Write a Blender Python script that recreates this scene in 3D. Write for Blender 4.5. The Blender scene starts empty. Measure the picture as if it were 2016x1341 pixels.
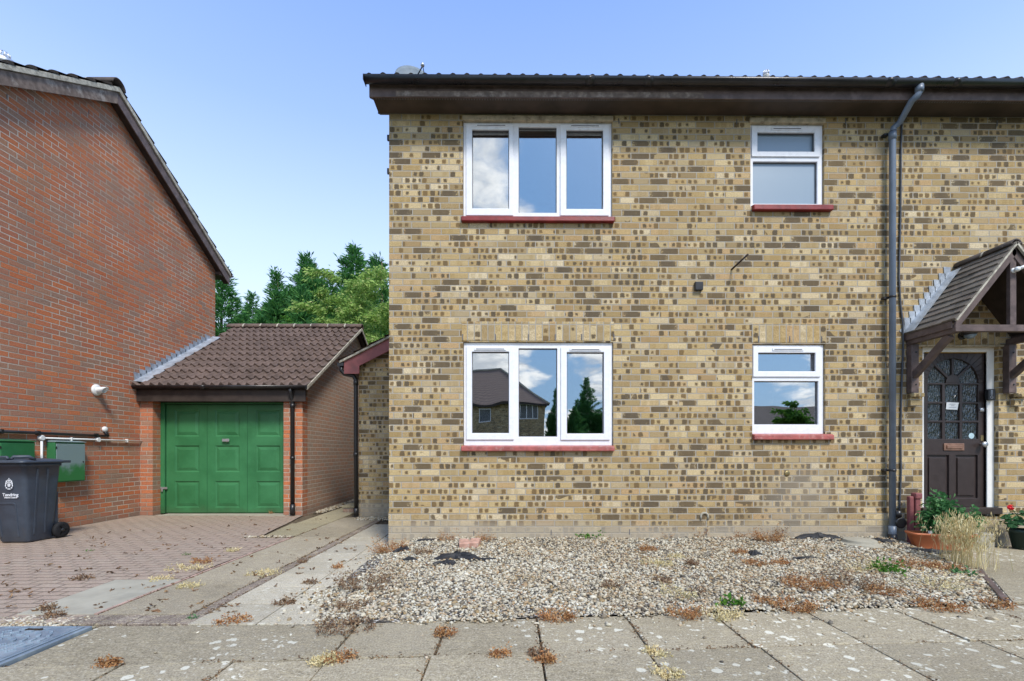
import bpy, math, random
import numpy as np
from mathutils import Vector, Matrix
from math import sin, cos, pi, radians, sqrt

random.seed(7)
sc = bpy.context.scene
COL = sc.collection

# ------------------------------------------------------------------ camera
F = 922.0; YAW = radians(0.45); CH = 1.10; CD = 5.54
cd = bpy.data.cameras.new('camera'); cam = bpy.data.objects.new('camera', cd); COL.objects.link(cam)
cam.location = (0, -CD, CH); cam.rotation_euler = (radians(90), 0, -YAW)
cd.sensor_width = 36; cd.lens = 36*F/2016; cd.shift_y = 220.5/2016; cd.clip_end = 2000; cd.clip_start = .05
sc.camera = cam

def ray(px, py):
    a = (px-1008)/F; b = (891-py)/F
    return (a*cos(YAW)+sin(YAW), cos(YAW)-a*sin(YAW), b)
def onY(px, py, Y=0.0):
    r = ray(px, py); t = (Y+CD)/r[1]; return (r[0]*t, Y, CH+r[2]*t)
def onX(px, py, X):
    r = ray(px, py); t = X/r[0]; return (X, -CD+r[1]*t, CH+r[2]*t)
def onZ(px, py, z=0.0):
    r = ray(px, py); t = (z-CH)/r[2]; return (r[0]*t, -CD+r[1]*t, z)
def FX(px, Y=0.0): return onY(px, 891, Y)[0]
def FZ(px, py, Y=0.0): return onY(px, py, Y)[2]

# ------------------------------------------------------------------ scene graph helpers
def tag(o, label=None, cat=None, group=None, kind=None):
    if label: o['label'] = label
    if cat: o['category'] = cat
    if group: o['group'] = group
    if kind: o['kind'] = kind
    return o
def thing(name, loc, label, cat, group=None, rz=0):
    o = bpy.data.objects.new(name, None); COL.objects.link(o); o.location = loc; o.rotation_euler = (0, 0, rz)
    o.empty_display_size = .1
    return tag(o, label, cat, group)
def wpos(o):
    p = Vector((0, 0, 0))
    while o is not None: p = p+Vector(o.location); o = o.parent
    return p
def copy_tree(o, parent=None):
    c = o.copy(); COL.objects.link(c)
    if parent is not None: c.parent = parent
    for ch in [x for x in COL.objects if x.parent == o]: copy_tree(ch, c)
    return c

class MB:
    def build_each(s, name, mat, parent=None, **kw):     # one object per separate piece
        par = list(range(len(s.v)))
        def find(a):
            while par[a] != a: par[a] = par[par[a]]; a = par[a]
            return a
        for f in s.f:
            for k in f[1:]: par[find(k)] = find(f[0])
        groups = {}
        for f, sm in zip(s.f, s.sm): groups.setdefault(find(f[0]), []).append((f, sm))
        out = []
        for g in groups.values():
            ids = sorted({i for f, _ in g for i in f}); mp = {a: b for b, a in enumerate(ids)}; m = MB(); m.v = [s.v[i] for i in ids]
            m.f = [tuple(mp[i] for i in f) for f, _ in g]; m.sm = [q for _, q in g]; out.append(m.build(name, mat, parent, **kw))
        return out
    def __init__(s): s.v = []; s.f = []; s.sm = []
    def add(s, vs, fs, smooth=False):
        n = len(s.v); s.v += [tuple(p) for p in vs]; s.f += [tuple(i+n for i in f) for f in fs]; s.sm += [smooth]*len(fs); return s
    def box(s, x0, x1, y0, y1, z0, z1):
        x0, x1 = sorted((x0, x1)); y0, y1 = sorted((y0, y1)); z0, z1 = sorted((z0, z1))
        return s.add([(x0,y0,z0),(x1,y0,z0),(x1,y1,z0),(x0,y1,z0),(x0,y0,z1),(x1,y0,z1),(x1,y1,z1),(x0,y1,z1)],
              [(0,3,2,1),(4,5,6,7),(0,1,5,4),(1,2,6,5),(2,3,7,6),(3,0,4,7)])
    def prism(s, poly, d):                      # poly: 3-D points, d: extrusion vector
        n = len(poly); d = Vector(d); P = [Vector(p) for p in poly]
        nrm = Vector((0, 0, 0))
        for i in range(n): nrm += P[i].cross(P[(i+1) % n])
        if nrm.dot(d) > 0: P.reverse()
        Q = [p+d for p in P]
        return s.add(P+Q, [tuple(range(n)), tuple(range(2*n-1, n-1, -1))]+[(i, i+n, (i+1) % n+n, (i+1) % n) for i in range(n)])
    def beam(s, a, b, w, h, up=(0, 0, 1)):      # rectangular bar from a to b
        a = Vector(a); b = Vector(b); d = (b-a).normalized(); u = Vector(up); r = d.cross(u).normalized(); u = r.cross(d).normalized()
        r *= w/2; u *= h/2
        return s.add([a-r-u, a+r-u, a+r+u, a-r+u, b-r-u, b+r-u, b+r+u, b-r+u], [(0,1,2,3),(7,6,5,4),(0,4,5,1),(1,5,6,2),(2,6,7,3),(3,7,4,0)])
    def tube(s, pts, r, n=12, caps=True, smooth=True):
        P = [Vector(p) for p in pts]; R = r if isinstance(r, (list, tuple)) else [r]*len(P)
        vs = []; ref = None
        for i, p in enumerate(P):
            d = (P[min(i+1, len(P)-1)]-P[max(i-1, 0)]).normalized()
            if ref is None: ref = Vector((0, 0, 1)) if abs(d.z) < .9 else Vector((1, 0, 0))
            a = d.cross(ref).normalized(); b = a.cross(d).normalized(); ref = b
            for k in range(n):
                t = 2*pi*k/n; vs.append(p+(a*cos(t)+b*sin(t))*R[i])
        fs = [(i*n+k, i*n+(k+1) % n, (i+1)*n+(k+1) % n, (i+1)*n+k) for i in range(len(P)-1) for k in range(n)]
        s.add(vs, fs, smooth)
        if caps:
            m = len(s.v)-len(vs); s.f += [tuple(m+k for k in range(n-1, -1, -1)), tuple(m+(len(P)-1)*n+k for k in range(n))]; s.sm += [False, False]
        return s
    def lathe(s, prof, c=(0, 0, 0), axis='z', n=24, smooth=True):
        c = Vector(c); vs = []
        for r, h in prof:
            for k in range(n):
                t = 2*pi*k/n; x, y = r*cos(t), r*sin(t)
                q = {'z': (x, y, h), 'y': (x, h, -y) if False else (x, h, y), 'x': (h, x, y)}[axis]; vs.append(c+Vector(q))
        m = len(prof); fs = [(i*n+k, i*n+(k+1) % n, (i+1)*n+(k+1) % n, (i+1)*n+k) for i in range(m-1) for k in range(n)]
        s.add(vs, fs, smooth)
        b = len(s.v)-len(vs); s.f += [tuple(b+k for k in range(n)), tuple(b+(m-1)*n+k for k in range(n))]; s.sm += [False, False]
        return s
    def wall(s, plane, u0, u1, v0, v1, w0, w1, holes=()):   # slab with rectangular holes; plane 'y' -> u=x ; 'x' -> u=y ; v=z
        us = sorted(set([u0, u1]+[h[0] for h in holes]+[h[1] for h in holes])); vs_ = sorted(set([v0, v1]+[h[2] for h in holes]+[h[3] for h in holes]))
        P = (lambda u, v, w: (u, w, v)) if plane == 'y' else ((lambda u, v, w: (w, u, v)) if plane == 'x' else (lambda u, v, w: (u, v, w)))
        nu, nv = len(us)-1, len(vs_)-1
        def solid(i, j):
            if i < 0 or j < 0 or i >= nu or j >= nv: return False
            a, b = (us[i]+us[i+1])/2, (vs_[j]+vs_[j+1])/2
            return not any(h[0] < a < h[1] and h[2] < b < h[3] for h in holes)
        for i in range(nu):
            for j in range(nv):
                if not solid(i, j): continue
                a, b, c, d = us[i], us[i+1], vs_[j], vs_[j+1]
                q = [P(a,c,w0),P(b,c,w0),P(b,d,w0),P(a,d,w0),P(a,c,w1),P(b,c,w1),P(b,d,w1),P(a,d,w1)]
                fs = [(0,1,2,3),(7,6,5,4)]
                if not solid(i, j-1): fs.append((0,4,5,1))
                if not solid(i+1, j): fs.append((1,5,6,2))
                if not solid(i, j+1): fs.append((2,6,7,3))
                if not solid(i-1, j): fs.append((3,7,4,0))
                s.add(q, fs)
        return s
    def build(s, name, mat, parent=None, origin=None, bevel=0, label=None):
        o_ = wpos(parent) if parent is not None else (Vector(origin) if origin is not None else Vector((0, 0, 0)))
        me = bpy.data.meshes.new(name)
        me.from_pydata([(p[0]-o_.x, p[1]-o_.y, p[2]-o_.z) for p in s.v], [], s.f)
        me.polygons.foreach_set('use_smooth', s.sm); me.update()
        if mat: me.materials.append(mat)
        ob = bpy.data.objects.new(name, me); COL.objects.link(ob)
        if parent is not None: ob.parent = parent
        else: ob.location = o_
        import bmesh
        bm = bmesh.new(); bm.from_mesh(me); bmesh.ops.recalc_face_normals(bm, faces=bm.faces) if len(s.f) < 30000 else None; bm.to_mesh(me); bm.free()
        if bevel:
            b = ob.modifiers.new('bevel', 'BEVEL'); b.width = bevel; b.segments = 2; b.limit_method = 'ANGLE'; b.angle_limit = radians(40)
        if label: ob['label'] = label
        return ob

def np_mesh(name, V, Fq, mat, parent=None, smooth=False):      # big meshes: V (n,3), Fq (m,k)
    me = bpy.data.meshes.new(name); o_ = wpos(parent) if parent is not None else Vector((0, 0, 0))
    V = np.asarray(V, dtype=np.float32)-np.array(o_, dtype=np.float32); Fq = np.asarray(Fq, dtype=np.int32)
    me.vertices.add(len(V)); me.vertices.foreach_set('co', V.ravel())
    k = Fq.shape[1]; me.loops.add(Fq.size); me.loops.foreach_set('vertex_index', Fq.ravel())
    me.polygons.add(len(Fq)); me.polygons.foreach_set('loop_start', np.arange(0, Fq.size, k, dtype=np.int32))
    me.polygons.foreach_set('use_smooth', np.full(len(Fq), smooth)); me.update(calc_edges=True); me.validate()
    me.materials.append(mat); ob = bpy.data.objects.new(name, me); COL.objects.link(ob)
    if parent is not None: ob.parent = parent
    return ob

# ------------------------------------------------------------------ materials
class T:
    def __init__(s, name):
        s.m = bpy.data.materials.new(name); s.m.use_nodes = True; s.nt = s.m.node_tree; s.nt.nodes.clear()
        s.out = s.nt.nodes.new('ShaderNodeOutputMaterial'); s._g = None
    def n(s, t, **kw):
        nd = s.nt.nodes.new('ShaderNode'+t)
        for k, v in kw.items(): setattr(nd, k, v)
        return nd
    def put(s, sock, val):
        if isinstance(val, E): s.nt.links.new(val.s, sock)
        elif isinstance(val, bpy.types.NodeSocket): s.nt.links.new(val, sock)
        elif val is not None:
            if hasattr(sock.default_value, '__len__') and not hasattr(val, '__len__'): val = (val,)*len(sock.default_value)
            if hasattr(val, '__len__') and len(val) == 3 and len(sock.default_value) == 4: val = tuple(val)+(1,)
            sock.default_value = val
    def geo(s):
        if s._g is None: s._g = s.n('NewGeometry')
        return s._g
    def math(s, op, a, b=None, c=None):
        nd = s.n('Math', operation=op); s.put(nd.inputs[0], a)
        if b is not None: s.put(nd.inputs[1], b)
        if c is not None: s.put(nd.inputs[2], c)
        return E(s, nd.outputs[0])
    def sep(s, v):
        nd = s.n('SeparateXYZ'); s.put(nd.inputs[0], v); return [E(s, o) for o in nd.outputs]
    def comb(s, x, y, z=0.0):
        nd = s.n('CombineXYZ'); s.put(nd.inputs[0], x); s.put(nd.inputs[1], y); s.put(nd.inputs[2], z); return E(s, nd.outputs[0])
    def pos(s): return s.sep(s.geo().outputs['Position'])
    def nrm(s): return s.sep(s.geo().outputs['True Normal'])
    def P(s): return E(s, s.geo().outputs['Position'])
    def obj(s): return E(s, s.n('TexCoord').outputs['Object'])
    def noise(s, v, sc_, det=3, rough=.55, dist=0, col=False):
        nd = s.n('TexNoise'); s.put(nd.inputs['Vector'], v); s.put(nd.inputs['Scale'], sc_); nd.inputs['Detail'].default_value = det
        nd.inputs['Roughness'].default_value = rough; nd.inputs['Distortion'].default_value = dist
        return E(s, nd.outputs['Color' if col else 'Fac'])
    def voro(s, v, sc_, feat='F1', out='Distance', rnd=1.0):
        nd = s.n('TexVoronoi', feature=feat); s.put(nd.inputs['Vector'], v); nd.inputs['Scale'].default_value = sc_; nd.inputs['Randomness'].default_value = rnd
        return E(s, nd.outputs[out])
    def wn(s, v):
        nd = s.n('TexWhiteNoise', noise_dimensions='3D'); s.put(nd.inputs['Vector'], v); return s.sep(nd.outputs['Color'])
    def mix(s, f, a, b, blend='MIX'):
        nd = s.n('Mix', data_type='RGBA', blend_type=blend); s.put(nd.inputs[0], f); s.put(nd.inputs[6], a); s.put(nd.inputs[7], b); return E(s, nd.outputs[2])
    def ramp(s, f, stops, interp='LINEAR'):
        nd = s.n('ValToRGB'); s.put(nd.inputs[0], f); cr = nd.color_ramp; cr.interpolation = interp
        while len(cr.elements) < len(stops): cr.elements.new(.5)
        for e, (p, c) in zip(cr.elements, stops): e.position = p; e.color = tuple(c)+(1,) if hasattr(c, '__len__') else (c, c, c, 1)
        return E(s, nd.outputs[0])
    def ss(s, x, a, b):
        nd = s.n('MapRange', interpolation_type='SMOOTHSTEP'); s.put(nd.inputs[0], x); s.put(nd.inputs[1], a); s.put(nd.inputs[2], b); return E(s, nd.outputs[0])
    def scale(s, v, k):
        nd = s.n('VectorMath', operation='MULTIPLY'); s.put(nd.inputs[0], v); s.put(nd.inputs[1], k if hasattr(k, '__len__') else (k, k, k)); return E(s, nd.outputs[0])
    def addv(s, a, b):
        nd = s.n('VectorMath', operation='ADD'); s.put(nd.inputs[0], a); s.put(nd.inputs[1], b); return E(s, nd.outputs[0])
    def bump(s, h, strength=.5, dist=.01, normal=None):
        nd = s.n('Bump'); s.put(nd.inputs['Height'], h); nd.inputs['Strength'].default_value = strength; nd.inputs['Distance'].default_value = dist
        if normal is not None: s.put(nd.inputs['Normal'], normal)
        return E(s, nd.outputs[0])
    def bsdf(s, col, rough=.6, metal=0, spec=.5, normal=None, **kw):
        nd = s.n('BsdfPrincipled'); s.put(nd.inputs['Base Color'], col); s.put(nd.inputs['Roughness'], rough); s.put(nd.inputs['Metallic'], metal)
        s.put(nd.inputs['Specular IOR Level'], spec)
        if normal is not None: s.put(nd.inputs['Normal'], normal)
        for k, v in kw.items(): s.put(nd.inputs[k.replace('_', ' ')], v)
        s.nt.links.new(nd.outputs[0], s.out.inputs[0]); return nd
class E:
    def __init__(s, t, sock): s.t = t; s.s = sock
    def __add__(a, b): return a.t.math('ADD', a, b)
    def __radd__(a, b): return a.t.math('ADD', b, a)
    def __sub__(a, b): return a.t.math('SUBTRACT', a, b)
    def __rsub__(a, b): return a.t.math('SUBTRACT', b, a)
    def __mul__(a, b): return a.t.math('MULTIPLY', a, b)
    def __rmul__(a, b): return a.t.math('MULTIPLY', b, a)
    def __truediv__(a, b): return a.t.math('DIVIDE', a, b)
    def floor(a): return a.t.math('FLOOR', a)
    def fract(a): return a.t.math('FRACT', a)
    def abs(a): return a.t.math('ABSOLUTE', a)
    def gt(a, b): return a.t.math('GREATER_THAN', a, b)
    def lt(a, b): return a.t.math('LESS_THAN', a, b)
    def min(a, b): return a.t.math('MINIMUM', a, b)
    def max(a, b): return a.t.math('MAXIMUM', a, b)
    def sqrt(a): return a.t.math('SQRT', a)

def lin(r, g, b): return tuple(((c/255)/12.92 if c/255 <= .04045 else (((c/255)+.055)/1.055)**2.4) for c in (r, g, b))

def brick_mat(name, kind, soldier=False):
    t = T(name); x, y, z = t.pos(); nx, ny, nz = t.nrm()
    side = nx.abs().gt(.5); horiz = x*(1-side)+y*side
    if soldier: U, V, w, h = z, horiz, .262, .0805
    else: U, V, w, h = horiz, z, .225, .075
    V = V+(t.noise(t.P(), 1.3, 1)-.5)*.006
    row = (V/h).floor(); v = V/h-row
    rj = t.wn(t.comb(row, 3.7, 1.1))[0]
    bx = U/w+(row*.5).fract()*(0 if soldier else 1)+rj*(.12 if not soldier else 0)+(.02 if soldier else 0)
    idn = bx.floor(); u = bx-idn
    r1, r2, r3 = t.wn(t.comb(idn, row, 9.3 if not soldier else 2.2))
    P = t.P(); fine = t.noise(P, 105, 4, .78); med = t.noise(P, 45, 3, .6); big = t.noise(P, .75, 3)
    mu = (.5-(u-.5).abs())*w; mv = (.5-(v-.5).abs())*h
    edge = mu.min(mv)+(med-.5)*.006
    face = t.ss(edge, .0044, .0070)
    if kind == 'yellow':
        base = t.ramp(r1, [(0, (.41,.28,.115)), (.15, (.54,.405,.20)), (.30, (.68,.545,.32)), (.44, (.45,.315,.14)), (.56, (.38,.28,.15)), (.70, (.73,.61,.41)), (.80, (.53,.375,.17)), (.93, (.50,.325,.165)), (1, (.65,.505,.285))])
        base = t.mix(t.ss(med, .35, .75)*.35, base, (.36,.23,.085))
        q = u*3.0+(r3-.5)*.7; sid = q.floor(); su = (q-sid)-.5; sv = v-.5
        s1, s2, s3 = t.wn(t.comb(idn*7+sid, row, 4.4))
        jx = (s3-.5)*.3
        d = (((su-jx)*(su-jx)*(su-jx)*(su-jx))*7+(sv*sv*sv*sv)*6).sqrt().sqrt()*.62+(med-.5)*.42
        pres = (s1+(big-.5)*1.0).gt(.36)
        spot = (1-t.ss(d, s2*.24+.12, s2*.24+.24))*pres*(r2.gt(.72 if soldier else .22))
        sc1 = t.mix(s3, (.155,.088,.028), (.065,.038,.018)); sc1 = t.mix(t.ss(big+(s3-.5)*.35, .48, .62), sc1, (.045,.031,.022))
        base = t.mix(t.ss(r3, .70, .78)*t.ss(fine, .35, .6)*.55, base, (.17,.11,.04))
        c = t.mix((1-t.ss(d, s2*.22+.22, s2*.22+.36))*pres*.35, base, (.30,.19,.055)); c = t.mix(spot*t.ss(fine, .28, .50), c, sc1)
        dark = (r2+(big-.5)*.7).gt(.89)
        dark = dark*(0 if soldier else 1); dk = dark*t.ss(med+(.5-(u-.5).abs()*.9), .45, .75)
        c = t.mix(dk*t.ss(fine, .22, .5), c, t.mix(r3, (.050,.035,.026), (.11,.072,.034)))
        c = t.mix(t.ss(fine, .3, .75)*.30, c, t.mix(.5, c, (.8,.7,.5)), 'MIX')
        c = t.mix(t.ss(fine, .56, .38)*.50, c, (.14,.095,.04))
        c = t.mix(t.ss(t.noise(P, .6, 5, .65), .5, .72)*.22, c, (.20,.14,.075))
        mort = t.mix(med, (.33,.295,.245), (.46,.42,.355))
        low = t.ss(z+(big-.5)*.25, .34, .16)*.72
        stain = t.ss(((x-3.45)/.55)*((x-3.45)/.55)+((z-.55)/.5)*((z-.55)/.5)+(big-.5)*2, 1.2, .1)*.35
        tot = low.max(stain*(1-side))
    else:
        if kind == 'red':
            base = t.ramp(r1, [(0, (.54,.165,.07)), (.20, (.62,.22,.095)), (.38, (.47,.17,.10)), (.50, (.42,.215,.13)), (.62, (.58,.19,.085)), (.74, (.38,.20,.14)), (.84, (.44,.24,.155)), (.93, (.33,.22,.165)), (1, (.50,.24,.13))])
        else:
            base = t.ramp(r1, [(0, (.46,.32,.24)), (.3, (.54,.34,.24)), (.55, (.44,.35,.28)), (.8, (.50,.36,.27)), (1, (.58,.32,.21))])
        c = t.mix(t.ss(med, .35, .7)*.4, base, t.mix(.5, base, (.14,.085,.06)))
        c = t.mix(t.ss(fine, .58, .4)*.40, c, (.14,.07,.045)); c = t.mix(t.ss(t.noise(P, .5, 5, .65), .5, .72)*.14, c, (.24,.15,.11))
        c = t.mix(t.ss(big, .45, .75)*.3, c, (.30,.18,.13))
        c = t.mix(1.0, c, t.mix(t.ss(t.noise(P, .38, 4, .6), .35, .65), (1.03,1.02,1.0), (1.18,1.12,1.08)), 'MULTIPLY')
        mort = t.mix(t.ss(t.noise(P, 1.6, 3), .35, .65), (.34,.28,.22), (.54,.48,.40)) if kind == 'red' else t.mix(med, (.48,.42,.35), (.64,.58,.50))
        tot = t.ss(z+(big-.5)*.15, .22, .02)*.45
    c = t.mix(face, mort, c)
    c = t.mix(tot, c, (.40,.355,.285) if kind == 'yellow' else (.17,.14,.12))
    hgt = face*.8+fine*.35+med*.25
    t.bsdf(c, .9, spec=.2, normal=t.bump(hgt, .8, .010))
    return t.m

def plain(name, col, rough=.6, spec=.4, metal=0, var=.12, vscale=12, bump=0, bscale=120, dirt=None, dscale=4, damt=.5, objco=True):
    t = T(name); v = t.obj() if objco else t.P()
    n1 = t.noise(v, vscale, 4)
    c = t.mix(t.ss(n1, .3, .7), tuple(k*(1-var) for k in col), tuple(min(1, k*(1+var)) for k in col))
    if dirt is not None: c = t.mix(t.ss(t.noise(v, dscale, 6, .65), .5, .72)*damt, c, dirt)
    nm = t.bump(t.noise(v, bscale, 3, .6), bump, .004) if bump else None
    t.bsdf(c, t.math('MULTIPLY_ADD', n1, .2, rough-.1), metal, spec, nm)
    return t.m

M = {}
M['ybrick'] = brick_mat('yellow_brick', 'yellow'); M['ysoldier'] = brick_mat('yellow_soldier_brick', 'yellow', True)
M['rbrick'] = brick_mat('red_brick', 'red'); M['bbrick'] = brick_mat('brown_brick', 'brown')
M['upvc'] = plain('white_upvc', (.80,.81,.85), .28, .5, var=.02)
M['vent'] = plain('vent_slot', (.12,.12,.13), .5)
M['redpaint'] = plain('dark_red_paint', (.20,.018,.020), .4, .35, var=.2, dirt=(.10,.03,.03), dscale=9, bump=.3, bscale=60)
M['sillfaded'] = plain('faded_red_tile', (.33,.085,.075), .5, .4, var=.25, dirt=(.5,.40,.36), dscale=16, damt=.35, bump=.5, bscale=50)
M['maroon'] = plain('maroon_board', (.26,.085,.085), .55, .4, var=.12, dirt=(.13,.06,.06), dscale=5)
M['brownwood'] = plain('brown_stained_wood', (.115,.082,.074), .55, .35, var=.25, vscale=9, bump=.3, bscale=70, dirt=(.22,.16,.15), dscale=6, damt=.6)
M['darkwood'] = plain('dark_brown_wood', (.040,.029,.024), .55, .35, var=.25, vscale=8, bump=.2)
M['weathered'] = plain('weathered_board', (.19,.145,.12), .8, .2, var=.3, vscale=14, bump=.5, bscale=60, dirt=(.40,.36,.32), dscale=7, damt=.8)
M['paleboard'] = plain('pale_timber', (.48,.40,.28), .8, .2, var=.2, dirt=(.10,.07,.05), dscale=11, damt=.75)
M['blackplastic'] = plain('black_plastic', (.018,.018,.02), .35, .5, var=.2)
M['soffit'] = plain('soffit_brown', (.065,.048,.038), .6, .3, var=.3, vscale=3)
M['gutter'] = plain('gutter_plastic', (.022,.020,.022), .3, .5, var=.3, vscale=5)
M['greypipe'] = plain('grey_downpipe', (.145,.18,.235), .35, .5, var=.12, vscale=6)
M['cable'] = plain('grey_cable', (.07,.08,.10), .5)
M['mortar'] = plain('mortar', (.36,.33,.28), .95, .1, var=.3, vscale=30, bump=.6, bscale=90, dirt=(.14,.12,.10), dscale=12)
M['undercloak'] = plain('undercloak', (.45,.42,.35), .95, .1, var=.3, vscale=20, bump=.5, dirt=(.18,.16,.12), dscale=9, damt=.7)
M['lead'] = plain('lead_flashing', (.37,.41,.46), .42, .5, .35, var=.25, vscale=7, bump=.5, bscale=14, dirt=(.62,.66,.72), dscale=5, damt=.5)
M['concrete'] = plain('concrete', (.36,.335,.27), .95, .15, var=.1, vscale=5, bump=.5, bscale=150, dirt=(.25,.24,.20), dscale=3, damt=.6)
M['roomwall'] = plain('room_plaster', (.22,.20,.17), .9, .1)
M['metal'] = plain('galvanised', (.55,.56,.58), .4, .5, .8)
M['white'] = plain('white_plastic', (.78,.78,.76), .4, .4, var=.04)
M['brass'] = plain('brass', (.35,.27,.13), .35, .5, .8)
M['copper'] = plain('copper_letterbox', (.30,.17,.12), .45, .5, .5, var=.2)
M['terracotta'] = plain('terracotta_plastic', (.50,.155,.065), .5, .4, var=.1, dirt=(.35,.14,.08), dscale=5)
M['membrane'] = plain('black_membrane', (.02,.021,.024), .55, .3, var=.3, vscale=20, bump=.5, bscale=50)
M['soil'] = plain('soil', (.045,.032,.022), 1, .1, var=.4, vscale=40)
M['doorpaint'] = plain('dark_brown_door', (.04,.028,.026), .38, .5, var=.1)
M['yellowseal'] = plain('yellow_timber_edge', (.42,.25,.03), .6)
M['paper'] = plain('paper', (.75,.77,.78), .8, .2, var=.02)
M['ink'] = plain('grey_ink', (.35,.36,.40), .8)
M['bluesticker'] = plain('pale_blue_sticker', (.50,.68,.75), .5)
M['alu'] = plain('dish_grey', (.17,.215,.26), .6, .3)
M['binplastic'] = plain('charcoal_bin', (.048,.062,.085), .45, .45, var=.12, vscale=8, bump=.15, bscale=300, dirt=(.07,.07,.07), dscale=3)
M['rubber'] = plain('rubber', (.02,.02,.022), .8, .2)
M['logo'] = plain('white_print', (.72,.75,.80), .6)
M['potgreen'] = plain('dark_green_pot', (.015,.035,.03), .5)
M['pinkbrick'] = plain('loose_brick', (.45,.27,.21), .95, .1, var=.25, vscale=14, bump=.6, bscale=70, dirt=(.5,.44,.38), dscale=18, damt=.7)
M['bark'] = plain('bark', (.09,.065,.045), .95, .1, var=.4, vscale=8, bump=.6, bscale=20)
M['mat'] = plain('brown_doormat', (.085,.055,.035), 1, .05, var=.3, vscale=60, bump=.6)
M['petal'] = plain('red_petal', (.70,.015,.03), .6)

def glass_mat(name, refl=.42, rough=0, tint=(.55,.6,.6), frosted=False):
    t = T(name); nd = t.n('BsdfGlossy'); nd.inputs['Roughness'].default_value = rough; nd.inputs['Color'].default_value = (1, 1, 1, 1)
    if frosted:
        tr = t.n('BsdfDiffuse'); tr.inputs['Color'].default_value = (.16,.235,.31, 1)
    else:
        tr = t.n('BsdfTransparent'); tr.inputs['Color'].default_value = tint+(1,)
    lw = t.n('LayerWeight'); lw.inputs['Blend'].default_value = .35
    f = E(t, lw.outputs['Facing'])*.35+refl
    mx = t.n('MixShader'); t.put(mx.inputs[0], f); t.nt.links.new(tr.outputs[0], mx.inputs[1]); t.nt.links.new(nd.outputs[0], mx.inputs[2])
    if not frosted:
        t.put(nd.inputs['Normal'], t.bump(t.noise(t.P(), 1.6, 1), .25, .01))
    t.nt.links.new(mx.outputs[0], t.out.inputs[0]); return t.m
M['glass'] = glass_mat('window_glass'); M['frosted'] = glass_mat('frosted_glass', .08, .35, frosted=True)
t = T('obscure_glass'); p = t.scale(t.P(), (75, 75, 16))
gl = t.n('BsdfGlossy'); gl.inputs['Roughness'].default_value = .06; t.put(gl.inputs['Normal'], t.bump(t.noise(p, 1, 2, .6), 1.0, .03)); df = t.n('BsdfDiffuse'); df.inputs['Color'].default_value = (.012,.02,.02,1)
mx = t.n('MixShader'); mx.inputs[0].default_value = .20; t.nt.links.new(df.outputs[0], mx.inputs[1]); t.nt.links.new(gl.outputs[0], mx.inputs[2]); t.nt.links.new(mx.outputs[0], t.out.inputs[0]); M['obscure'] = t.m

t = T('garage_green'); v = t.P(); n1 = t.noise(v, 2.5, 5); n2 = t.noise(v, 40, 3)
c = t.mix(t.ss(n1, .3, .7), (.028,.145,.052), (.045,.20,.078)); c = t.mix(t.ss(t.noise(v, 9, 6, .7), .52, .75)*.4, c, (.05,.23,.09)); c = t.mix(t.ss(t.noise(v, 70, 3, .7), .70, .76)*.6, c, (.30,.42,.30)); x, y, z = t.pos()
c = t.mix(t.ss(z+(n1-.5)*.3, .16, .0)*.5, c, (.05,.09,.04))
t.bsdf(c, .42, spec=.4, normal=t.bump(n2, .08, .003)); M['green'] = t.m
t = T('faded_green_metal'); v = t.P(); x, y, z = t.pos(); n1 = t.noise(v, 6, 5)
c = t.mix(t.ss(z+(n1-.5)*.5, .80, .95), (.035,.17,.05), (.20,.27,.27)); t.bsdf(c, .5, spec=.4); M['fadedgreen'] = t.m

def tile_mat(name, c0, c1, moss=.5):
    t = T(name); v = t.P(); isl = E(t, t.geo().outputs['Random Per Island'])
    n1 = t.noise(v, 3, 4); n2 = t.noise(v, 55, 3, .7); n3 = t.noise(v, 14, 5, .7)
    c = t.mix(t.ss(n1*.6+n3*.4, .35, .65), c0, c1); c = t.mix(isl*.3, c, (.19,.14,.12))
    c = t.mix(t.ss(n3, .60, .72)*moss, c, (.09,.075,.055)); c = t.mix(t.ss(t.noise(t.addv(v, (9, 3, 1)), 22, 5, .7), .66, .72)*.8, c, (.42,.40,.35))
    t.bsdf(c, .85, spec=.25, normal=t.bump(n2, .5, .006)); return t.m
M['tile'] = tile_mat('brown_roof_tile', (.095,.068,.056), (.175,.125,.104), .7); M['darktile'] = tile_mat('dark_roof_tile', (.05,.045,.042), (.095,.082,.075))

M['canopytile'] = tile_mat('weathered_canopy_tile', (.10,.09,.078), (.20,.18,.155), .6)
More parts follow.
